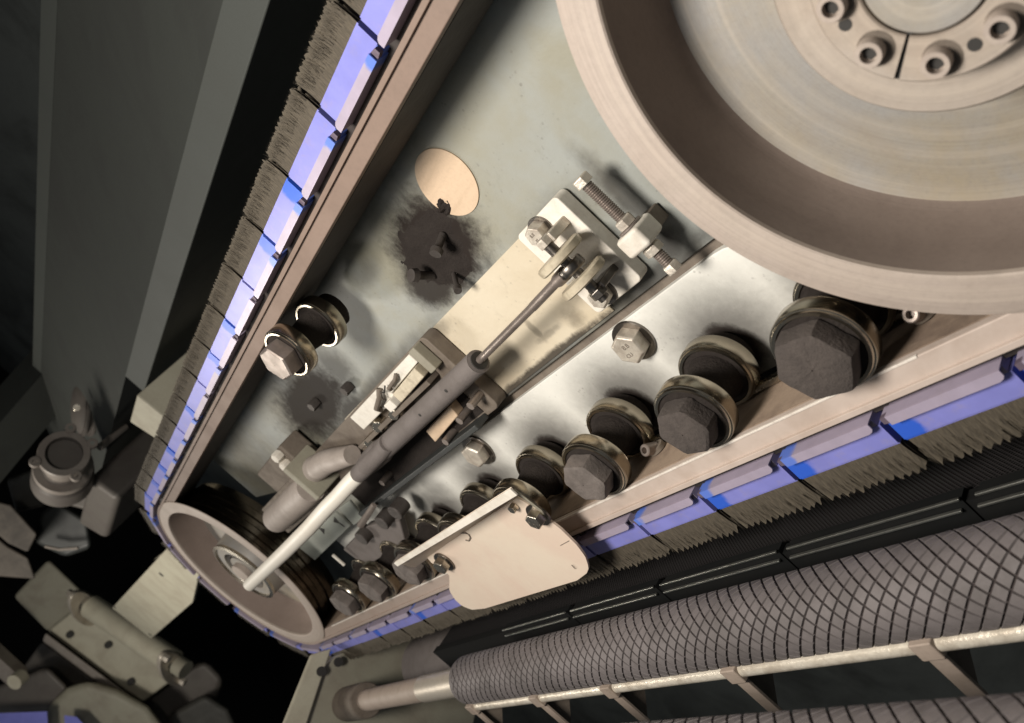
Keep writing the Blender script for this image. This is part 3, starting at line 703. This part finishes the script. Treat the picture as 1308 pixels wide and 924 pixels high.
# ------------------------------------------------------------------ bearing block near the far pulley
bb = thing('bearing_block', 'dusty block with a round boss and marked grey plate behind the white hose', 'bearing', (0, 0, 0))
a = at(352, 664, 1.08); c = at(398, 622, 1.08)
obj('boss', MB().tube([a, a.lerp(c, .06), a.lerp(c, .94), c], [.045, .055, .055, .050], 32), M['castcol'], bb)
obj('boss_base', MB().prism([(-3.30, -.14), (-2.72, -.14), (-2.72, .0), (-3.30, .0)], 1.09, 1.16, PL), M['brownblk'], bb, .006)
obj('square_flange', MB().box((-2.72, 1.04, -.115), (-2.69, 1.16, .035)), M['olive'], bb, .006)
obj('flange_boss', MB().tube([(-2.69, 1.11, -.04), (-2.58, 1.11, -.05), (-2.50, 1.11, -.07), (-2.42, 1.11, -.09)], [.045, .04, .036, .03], 24), M['castcol'], bb)
pa = [at(378, 697, 1.12), at(428, 655, 1.12), at(448, 672, 1.12), at(402, 716, 1.12)]
obj('marked_plate', MB().prism([(p_.x, p_.z) for p_ in pa], 1.12, 1.13, PL), M['green'], bb, .003)
pb = [at(432, 650, 1.12), at(446, 640, 1.12), at(464, 662, 1.12), at(452, 672, 1.12)]
obj('marked_plate', MB().prism([(p_.x, p_.z) for p_ in pb], 1.12, 1.13, PL), M['green'], bb, .003)
for (u, v, a0) in ((411, 677, 0), (430, 666, PI)):
    c = at(u, v, 1.1195); mb = MB()
    T = frame((c.x, 1.1198, c.z), OUT) @ Matrix.Rotation(a0 + .3, 4, 'Z')
    mb.prism([(-.022, -.012), (.022, -.012), (.0, .016)], 0, .001, T); mb.prism([(-.004, .012), (.004, .012), (.004, .034), (-.004, .034)], 0, .0011, T)
    obj('arrow_mark', mb, M['ink'], bb)
sbk = thing('stop_block', 'brown stop block with two small pale nuts left of the bearing block', 'block', (0, 0, 0))
obj('block', MB().prism([(at(335, 600, 1.13).x, -.06), (at(372, 570, 1.13).x, -.06), (at(372, 570, 1.13).x, .10), (at(335, 600, 1.13).x, .10)], 1.10, 1.19, PL), M['brownblk'], sbk, .01)
for (u, v) in ((356, 582), (366, 593), (375, 601)):
    a = at(u, v, 1.09); obj('nut', MB().hexa(.020, 0, .03, frame((a.x, 1.10, a.z), OUT), .3), M['white'], sbk, .002)
# small sooty brackets between the carriage and the lower rollers
cl = thing('clamp_strip', 'grey angled clamp strip with rounded dark lugs below the slide carriage', 'clamp', (0, 0, 0))
pts_ = [at(440, 700, 1.13), at(470, 670, 1.13), (at(512, 660, 1.13)), at(520, 690, 1.13), at(470, 722, 1.13)]
obj('strip', MB().prism([(p_.x, p_.z) for p_ in pts_], 1.12, 1.15, PL), M['tube'], cl, .006)
for (u, v) in ((488, 668), (505, 655), (462, 688)):
    a = at(u, v, 1.09); obj('lug', MB().cyl(.028, 0, .05, 24, frame((a.x, 1.135, a.z), OUT)), M['sootm'], cl)
a, b_ = at(425, 709, 1.08), at(440, 722, 1.08)
obj('bright_edge', MB().tube([a, b_], .006, 8), M['white'], cl)
a, b_ = at(460, 672, 1.12), at(478, 645, 1.08)
obj('lever', MB().tube([a, b_], [.014, .010], 10, .5), M['rod'], cl)

# ------------------------------------------------------------------ cream cover plate
cv = thing('cover_plate', 'cream sheet metal cover with folded top flange and rounded corners over the lower belt', 'cover', (0, 0, 0))
YC = .925
def c2(u, v): p_ = at(u, v, YC); return (p_.x, p_.z)
xr, zt = c2(662, 632)
outl = [c2(545, 712), c2(660, 636)]
outl += [c2(697, 658), c2(700, 664), c2(716, 676), c2(737, 696), c2(748, 710), c2(753, 724), c2(749, 734), c2(738, 740)]
outl += [c2(690, 754), c2(648, 767), c2(622, 776), c2(603, 778), c2(590, 773), c2(581, 765), c2(574, 754), c2(574, 736), c2(566, 726), c2(552, 720)]
# gently bent sheet: subdivide into strips across z and push the lower part out
def sheet(outl, y, th, bend):
    zs = [p_[1] for p_ in outl]; z_hi, z_lo = max(zs), min(zs); mb = MB(); N = 26; rows = []
    for i in range(N + 1):
        z = z_hi - 1e-4 - (z_hi - z_lo - 2e-4) * i / N; xs = []
        for k in range(len(outl)):
            (xa, za), (xb_, zb_) = outl[k], outl[(k + 1) % len(outl)]
            if (za - z) * (zb_ - z) < 0: xs.append(xa + (xb_ - xa) * (z - za) / (zb_ - za))
        if len(xs) >= 2: rows.append((z, min(xs), max(xs)))
    vs = []; fs = []; K = 10
    for (z, xa, xb_) in rows:
        d = bend(z)
        for k in range(K + 1): vs.append((xa + (xb_ - xa) * k / K, y + d, z))
    n0 = len(vs); vs += [(v_[0], v_[1] + th, v_[2]) for v_ in vs]
    W_ = K + 1; Rn = len(rows)
    for i in range(Rn - 1):
        for k in range(K):
            q = i * W_ + k; fs += [(q, q + 1, q + W_ + 1, q + W_), (n0 + q, n0 + q + W_, n0 + q + W_ + 1, n0 + q + 1)]
    for i in range(Rn - 1):
        for k in (0, K):
            q = i * W_ + k; fs.append((q, q + W_, n0 + q + W_, n0 + q))
    for i in (0, Rn - 1):
        for k in range(K):
            q = i * W_ + k; fs.append((q, q + 1, n0 + q + 1, n0 + q))
    return mb.add(vs, fs)
zf = c2(640, 680)[1]
obj('sheet', sheet(outl, YC, .006, lambda z: -.0 - .05 * max(0, (zf - .05 - z)) ** 1.3), M['cream'], cv, smooth=60)
# folded flange, its front edge measured at y = .87
f0, f1 = at(506, 719, .862), at(655, 624, .862); g0, g1 = at(528, 728, YC), at(662, 634, YC)
zf0 = (g0.z + g1.z) / 2
q = [Vector(f0), Vector(f1), Vector(g1) + Vector((0, .006, 0)), Vector(g0) + Vector((0, .006, 0))]
up = Vector((0, 0, .005))
obj('flange', MB().add([*q, *[p_ + up for p_ in q]], [(0, 1, 2, 3), (7, 6, 5, 4), (0, 4, 5, 1), (1, 5, 6, 2), (2, 6, 7, 3), (3, 7, 4, 0)]), M['cream'], cv, .001)
fe = Vector((0, 0, -.016))
obj('flange_lip', MB().add([f0 + Vector((0, -.001, .004)), f1 + Vector((0, -.001, .004)), f1 + fe + Vector((0, -.001, 0)), f0 + fe * .6 + Vector((0, -.001, 0)), f0 + Vector((0, -.006, .004)), f1 + Vector((0, -.006, .004)), f1 + fe + Vector((0, -.006, 0)), f0 + fe * .6 + Vector((0, -.006, 0))],
    [(0, 1, 2, 3), (7, 6, 5, 4), (0, 4, 5, 1), (1, 5, 6, 2), (2, 6, 7, 3), (3, 7, 4, 0)]), M['white'], cv, .001)
e0_, e1_ = at(657, 625, .885), at(694, 655, YC)
obj('end_tab', MB().add([at(656, 624, .866), at(664, 634, YC - .001), at(697, 660, YC - .001), at(692, 652, .905), at(657, 624, .872), at(666, 634, YC + .004), at(699, 659, YC + .004), at(694, 651, .91)],
    [(0, 1, 2, 3), (7, 6, 5, 4), (0, 4, 5, 1), (1, 5, 6, 2), (2, 6, 7, 3), (3, 7, 4, 0)]), M['olive'], cv)
for (u, v, r_) in ((683, 665, .023), (563, 724, .024)):
    a = at(u, v, YC - .02)
    o = obj('cover_bolt', MB().hexa(r_, 0, .026, frame((a.x, YC - .002, a.z), OUT), .3), M['steel'], cv, .0015)
    obj('washer', MB().cyl(r_ * 1.35, 0, .005, 28, frame((a.x, YC - .001, a.z), OUT)), M['dsteel'], o)
a = at(655, 650, YC - .01); obj('small_nut', MB().hexa(.011, 0, .014, frame((a.x, YC - .002, a.z), OUT), .3), M['steel'], cv)
sm = [(586, 677), (589, 681), (595, 681), (599, 683), (601, 687), (599, 691), (595, 690)]
obj('s_mark', MB().tube([at(u, v, YC - .001) for u, v in sm], .0022, 8), M['brownblk'], cv)
obj('crease', MB().tube([at(716, 697, YC - .0010), at(727, 691, YC - .0010)], .0011, 6), M['brownblk'], cv)
obj('scratch', MB().tube([at(730, 722, YC - .006), at(735, 727, YC - .006)], .0010, 6), M['brownblk'], cv)

# ------------------------------------------------------------------ knurled rollers below
def knurled(x0, x1, r, loc, label, pitch=.031, n=14):
    t = thing('grooved_roller', label, 'roller', loc, 'diamond grooved feed rollers')
    T = frame((0, 0, 0), (1, 0, 0))
    obj('core', MB().cyl(r - .0042, x0 + .001, x1 - .001, 48, T), M['groove'], t)
    mb = MB(); K = 4; g = .095
    rows = int((x1 - x0) / pitch)
    for i in range(0, rows * 2 + 1):
        for j in range(n):
            # cell centre: (a+b)/2 = i/2 , w = (a-b)/2 = j + (i%2)/2
            cu = i / 2; cw = j + (i % 2) / 2
            if cu < .5 or cu > rows - .5: continue
            vs = []; fs = []
            def P(a, b_, rr):
                u_ = cu + (a + b_) / 2; w_ = cw + (a - b_) / 2; th = w_ * 2 * PI / n
                return (rr * math.cos(th), rr * math.sin(th), x0 + u_ * pitch)
            h = .5 - g
            for p_ in range(K + 1):
                for q_ in range(K + 1): vs.append(P(-h + 2 * h * p_ / K, -h + 2 * h * q_ / K, r))
            for p_ in range(K):
                for q_ in range(K):
                    k = p_ * (K + 1) + q_; fs.append((k, k + 1, k + K + 2, k + K + 1))
            ring = [(p_, 0) for p_ in range(K)] + [(K, q_) for q_ in range(K)] + [(p_, K) for p_ in range(K, 0, -1)] + [(0, q_) for q_ in range(K, 0, -1)]
            h2 = .5 - g * .45; base = len(vs)
            for (p_, q_) in ring: vs.append(P((-h2 + 2 * h2 * p_ / K), (-h2 + 2 * h2 * q_ / K), r - .0048))
            m_ = len(ring)
            for k in range(m_):
                a, b_ = ring[k], ring[(k + 1) % m_]
                fs.append((a[0] * (K + 1) + a[1], b[0] * (K + 1) + b[1] if False else b_[0] * (K + 1) + b_[1], base + (k + 1) % m_, base + k))
            mb.add(vs, fs, T)
    o = obj('diamond_pads', mb, M['pad'], t, smooth=40, kind='stuff')
    obj('end_collar', MB().lathe([(r - .001, x0 + .016), (r - .001, x0), (r - .006, x0 - .003), (.03, x0 - .003)], 48, T, cap=False), M['pad'], t)
    obj('shaft', MB().tube([(x0, 0, 0), (x0 - .36, 0, 0)], .045, 32), M['shaftm'], t)
    obj('journal', MB().tube([(x0 - .355, 0, 0), (x0 - 1.2, 0, 0)], .042, 32), M['bracketpaint'], t)
    return t
knurled(-2.52, .35, .0735, (0, .859, -.818), 'diamond grooved mauve rubber roller with pale shaft, below the brushes')
knurled(-1.9, .35, .0735, (0, .50, -.735), 'nearer diamond grooved roller just showing at the bottom edge')

# guard rail along the roller
gr = thing('guard_rail', 'scratched silver guard rail with brown holders along the front of the grooved roller', 'rail', (0, 0, 0))
XR = [-.898, -1.329, -1.755, -2.10]
YR, ZRR = .80, -.866
ends = [.3] + XR + [-2.50]
for k in range(len(ends) - 1):
    x_a, x_b = ends[k], ends[k + 1]
    obj('rail_bar', MB().cyl(.0145, x_b + (.016 if k < len(ends) - 2 else 0), x_a - .016, 16, frame((0, YR, ZRR), (1, 0, 0))), M['railm'], gr)
obj('rail_back', MB().box((-2.5, YR + .004, ZRR + .012), (.3, YR + .008, ZRR + .024)), M['bracketpaint'], gr, .001)
for k, x in enumerate(XR + [-2.50]):
    o = obj('rail_holder', MB().box((x - .020, YR - .0185, ZRR - .0185), (x + .020, YR + .018, ZRR + .0185)), M['bracketpaint'], gr, .003)
    obj('holder_arm', MB().box((x - .017, YR - .012, ZRR - .115), (x + .015, YR - .004, ZRR - .0180)), M['bracketpaint'], o, .002)
    obj('holder_web', yz_prism([(YR - .0035, ZRR - .0145), (YR + .10, ZRR - .0145), (YR + .10, ZRR - .04), (YR - .0035, ZRR - .12)], x - .010, x - .002), M['brownblk'], o)
tag(obj('lower_tube', MB().cyl(.02, -2.6, .3, 20, frame((0, .74, -.965), (1, 0, 0))), M['dark']), 'dark tube running behind the nearer grooved roller', 'tube')
# feed bed with net weave and slats
tag(obj('feed_belt', MB().box((-3.0, 1.035, -.83), (.4, 1.9, -.806)), M['weave']), 'black finely netted feed belt under the brushes', 'feed belt')
LB = ['slat pair left of the middle one above the grooved roller', 'middle right slat pair above the grooved roller', 'slat pair under the brush tips right of the cream cover', 'slat pair below the cream cover plate', 'rightmost slat pair, at the right picture edge']
for i, x in enumerate([-1.42, -1.017, -1.823, -2.226, -.614]):
    l_ = .375
    t = thing('pressure_slat', 'black glossy ' + LB[i], 'slat', (x, 1.0, -.787), 'black slat pairs between brushes and roller')
    obj('ridge', MB().box((-l_ / 2, -.002, -.0022), (l_ / 2, .004, .0024)), M['gloss'], t, .0012)
    obj('ridge', MB().box((-l_ / 2 - .01, -.005, -.0225), (l_ / 2 - .01, .002, -.0178)), M['gloss'], t, .0012)
    obj('shoe', MB().box((-l_ / 2, .004, -.06), (l_ / 2, .03, -.003)), M['black'], t)
tag(obj('slat_beam', MB().box((-3.0, 1.008, -.90), (.4, 1.033, -.800)), M['black']), 'black beam holding the slat pairs above the grooved roller', 'beam')

# ------------------------------------------------------------------ background machinery at lower left
YB = 1.3
def flat(pts_px, y, th, m, parent, name, bev=.01):
    ps = [at(u, v, y) for u, v in pts_px]; return obj(name, MB().prism([(p_.x, p_.z) for p_ in ps], y, y + th, PL), m, parent, bev)
bx = thing('box_section', 'olive box section end poking out behind the upper left brushes', 'beam')
flat([(174, 505), (212, 536), (206, 566), (165, 539)], 1.30, .9, M['olivelt'], bx, 'beam')
bx2 = thing('motor_cover', 'dark grey cover box between the flanged pipe and the brushes', 'cover')
flat([(112, 612), (150, 640), (135, 690), (98, 668)], 1.30, .55, M['motor'], bx2, 'casing', .04)
# flanged pipe fitting
pf = thing('flanged_pipe', 'upright grey pipe fitting with a four eared ring flange at far left', 'pipe fitting')
def pd(u, v, d): r = ray(u, v); return r * (d / (r.dot(Vector(RW[2]))))
c0, c1 = pd(82, 580, 4.75), pd(78, 650, 5.0); axv = (c0 - c1).normalized()
axv = (axv + (-pd(82, 580, 1)).normalized() * 1.3).normalized()
T = frame(c0, axv, pd(140, 560, 4.75) - c0) @ Matrix.Scale(.66, 4)
fl = obj('flange', MB().lathe([(.142, 0), (.142, .0), (.145, .02), (.198, .02), (.204, .01), (.204, -.04), (.16, -.05)], 56, T, cap=False), M['motorlt'], pf)
for a in (12, 70, 190, 285):
    p_ = T @ Vector((.225 * math.cos(math.radians(a)), .225 * math.sin(math.radians(a)), -.035))
    e = obj('ear', MB().lathe([(.012, .050), (.028, .050), (.030, .045), (.030, .02)], 20, frame(p_, axv), cap=False), M['motorlt'], fl)
obj('bore', MB().lathe([(.143, .018), (.14, -.05), (.001, -.052)], 48, T, cap=False), M['motor'], pf)
obj('neck', MB().lathe([(.165, -.04), (.155, -.12), (.155, -.30), (.20, -.34)], 48, T, cap=False), M['motorlt'], pf)
obj('collar', MB().lathe([(.16, -.32), (.235, -.325), (.24, -.34), (.24, -.40), (.20, -.42)], 48, T, cap=False), M['motorlt'], pf)
obj('body', MB().lathe([(.2, -.40), (.25, -.46), (.26, -.70), (.20, -.78)], 40, T, cap=False), M['motor'], pf)
def slab(px, d, th, m, parent, name, bev=.012):
    ps = [pd(u, v, d) for u, v in px]; c = sum(ps, Vector()) / len(ps); ax_ = c.normalized() * th; n = len(ps)
    return obj(name, MB().add(ps + [p_ + ax_ for p_ in ps], [tuple(range(n)), tuple(range(2 * n - 1, n - 1, -1))] + [(i, n + i, n + (i + 1) % n, (i + 1) % n) for i in range(n)]), m, parent, bev)
# small dim machinery behind
gm = thing('gear_motor', 'dim ribbed motor behind the flanged pipe', 'motor')
a, c = pd(95, 520, 5.4), pd(165, 520, 5.6)
obj('casing', MB().tube([a, a.lerp(c, .1), a.lerp(c, .9), c], [.12, .17, .17, .12], 28), M['motor'], gm)
for k in range(6): 
    p_ = a.lerp(c, .15 + .14 * k); d_ = (c - a).normalized()
    obj('fin', MB().cyl(.19, -.008, .008, 28, frame(p_, d_)), M['motor'], gm)
a, c = pd(127, 572, 5.0), pd(160, 545, 5.2)
obj('bright_bar', MB().tube([a, c], .022, 10), M['motorlt'], gm)
obj('screw', MB().cyl(.022, 0, .03, 16, frame(pd(98, 521, 5.1), -pd(98, 521, 1))), M['steel'], gm)
# slanted cable duct at far left
du = thing('cable_duct', 'dim slanted dark duct at the left picture edge', 'duct')
obj('duct', MB().tube([pd(-40, 600, 6), pd(90, 450, 6.6)], .22, 4), M['darkpanel'], du)
# lower-left heap of castings
mc = thing('machine_casting', 'stack of dim blocky castings below the flanged pipe', 'casting')
slab([(-20, 636), (14, 645), (48, 682), (36, 706), (10, 694), (-20, 668)], 6.2, .35, M['dkcast2'], mc, 'tan_block', .02)
slab([(-20, 672), (10, 698), (36, 712), (46, 740), (-20, 735)], 6.4, .5, M['dkcast2'], mc, 'lower_block', .02)
slab([(52, 655), (72, 640), (112, 664), (118, 700), (84, 712), (44, 694)], 6.5, .3, M['dark'], mc, 'drum', .04)
obj('rim_edge', MB().tube([pd(58, 698, 6.4), pd(76, 702, 6.4), pd(100, 700, 6.4)], .012, 8), M['motorlt'], mc)
slab([(60, 612), (70, 606), (120, 640), (112, 652), (66, 640)], 6.3, .2, M['motor'], mc, 'neck_block', .02)
slab([(8, 612), (52, 596), (66, 645), (20, 655)], 6.6, .3, M['dkcast'], mc, 'side_block', .03)

# arm with pivot tube and two clamps
ar = thing('swing_arm', 'pale olive arm plate welded to a pivot tube with two clamp rings, at lower left', 'arm')
YA = 1.30
flat([(214, 700), (262, 700), (246, 770), (193, 816), (143, 777)], YA, .03, M['olivelt'], ar, 'arm_plate', .006)
flat([(196, 716), (262, 668), (262, 700), (214, 704)], YA + .002, .03, M['olivelt'], ar, 'arm_root', .006)
ta, tb_ = at(104, 770, YA - .02), at(216, 852, YA - .02)
ta, tb_ = at(118, 776, YA), at(222, 846, YA)
tub = tb_ - ta
obj('pivot_tube', MB().tube([ta - tub * .02, ta + tub * .0, tb_], [.11, .11, .11], 36), M['olivelt'], ar)
obj('pivot_core', MB().tube([ta - tub * .18, tb_ + tub * .14], .085, 32), M['olive'], ar)
for (p_, s_) in ((ta - tub * .06, -1), (tb_ + tub * .02, 1)):
    Tn = frame(p_ + Vector((0, -.05, 0)), tub, (1, 0, 0)) @ Matrix.Diagonal((1.15, .42, 1, 1))
    o = obj('clamp_ring', MB().lathe([(.10, -.022), (.255, -.022), (.26, -.016), (.26, .016), (.255, .022), (.10, .022)], 40, Tn, cap=False), M['shaftm'], ar)
    for a in (0, 180):
        b_ = Tn @ Vector(((.22 if a == 0 else -.22), 0, s_ * .022))
        obj('screw', MB().hexa(.035, 0, .05, frame(b_, tub * s_), .2), M['bolt'], o)
for (u, v) in ((206, 734), (146, 775), (192, 811)):
    p_ = at(u, v, YA); obj('hole', MB().cyl(.022, 0, .002, 16, frame((p_.x, YA, p_.z), OUT)), M['ink'], ar)
bs = thing('base_block', 'dark olive base block with three holes carrying the swing arm', 'block')
slab([(60, 806), (113, 764), (244, 852), (182, 898)], 8.3, .5, M['olivelt'], bs, 'top_face', .03)
slab([(58, 808), (181, 900), (176, 910), (54, 819)], 8.2, .3, M['motorlt'], bs, 'front_lip', .02)
slab([(17, 762), (62, 714), (118, 768), (62, 808)], 8.45, .7, M['olive'], bs, 'side_block', .04)
slab([(54, 818), (177, 910), (160, 975), (-30, 975), (18, 868)], 8.5, .6, M['motor'], bs, 'lower_face', .04)
slab([(180, 898), (243, 850), (263, 842), (288, 868), (268, 915), (240, 975), (150, 975)], 8.6, .6, M['motor'], bs, 'casting', .08)
for (u, v) in ((89, 811), (138, 824), (167, 871)):
    p_ = pd(u, v, 8.27); obj('hole', MB().cyl(.035, 0, .006, 16, frame(p_, -p_)), M['ink'], bs)
lb = thing('link_bar', 'grey link bar with a pale end at the left edge below the arm', 'bar')
obj('bar', MB().tube([pd(-20, 826, 7.7), pd(24, 866, 7.9)], .10, 4), M['motorlt'], lb)
obj('end', MB().tube([pd(18, 872, 7.6), pd(28, 864, 7.7)], .07, 12), M['olivelt'], lb)
for k, (pp, lbb) in enumerate((([(-20, 912), (60, 909), (62, 940), (-20, 940)], 'blue strip at the bottom left corner'), ([(82, 914), (98, 916), (120, 940), (84, 940)], 'small blue corner piece right of the blue strip'))):
    ps = [pd(u, v, 7.8) for u, v in pp]; q_ = ps[0].normalized() * .05; n_ = len(ps)
    tag(obj('blue_strip', MB().add(ps + [p_ + q_ for p_ in ps], [tuple(range(n_)), tuple(range(2 * n_ - 1, n_ - 1, -1))] + [(i, n_ + i, n_ + (i + 1) % n_, (i + 1) % n_) for i in range(n_)]), M['blueglow']), lbb, 'strip', 'blue strips')
fr_ = thing('base_casting', 'dim brown and grey castings at the bottom left, under the base block', 'casting')
slab([(-30, 885), (18, 868), (60, 850), (90, 880), (70, 906), (-30, 912)], 8.1, .5, M['motor'], fr_, 'left_casting', .06)
slab([(60, 900), (84, 878), (112, 868), (150, 880), (190, 902), (212, 930), (222, 975), (50, 975)], 8.0, .5, M['olive'], fr_, 'front_casting', .10)
slab([(210, 915), (262, 885), (292, 905), (318, 960), (222, 970)], 8.3, .5, M['dkcast'], fr_, 'right_casting', .08)

# bottom bracket that carries the roller journal
XK = -3.15
bk = thing('end_bracket', 'large olive end bracket below the small pulley, carrying the roller shaft', 'bracket')
def xprism(px, x, th, m, nm, bev=.008):
    ps = [atx(u, v, x) for u, v in px]
    return obj(nm, MB().prism([(p_.y, p_.z) for p_ in ps], x - th, x, Matrix(((0, 0, 1, 0), (1, 0, 0, 0), (0, 1, 0, 0), (0, 0, 0, 1)))), m, bk, bev)
XK = -3.75
xprism([(428, 838), (470, 820), (545, 812), (600, 845), (615, 880), (600, 950), (360, 950), (385, 880)], XK, .05, M['olive'], 'side_plate')
xprism([(398, 836), (424, 828), (384, 950), (352, 950)], XK + .03, .03, M['olivelt'], 'rib')
for (u, v) in ((410, 858), (432, 846)):
    p_ = atx(u, v, XK + .035); obj('hole', MB().cyl(.02, 0, .003, 16, frame(p_, (1, 0, 0))), M['ink'], bk)
obj('journal_boss', MB().cyl(.070, -3.75, -3.5, 32, frame((0, .859, -.818), (1, 0, 0))), M['brownblk'], bk)
ch = thing('corrugated_hose', 'dark corrugated hose between the end bracket and the brushes', 'hose')
prof = []
for k in range(60): prof.append((.15 if k % 2 else .128, k * .022))
a = atx(560, 860, -3.7)
obj('hose_body', MB().lathe([(r_ * .9, h_ * 1.1) for r_, h_ in prof[:36]], 36, frame((-3.62, 1.16, -.985), (1, 0, 0))), M['tube'], ch, smooth=60)
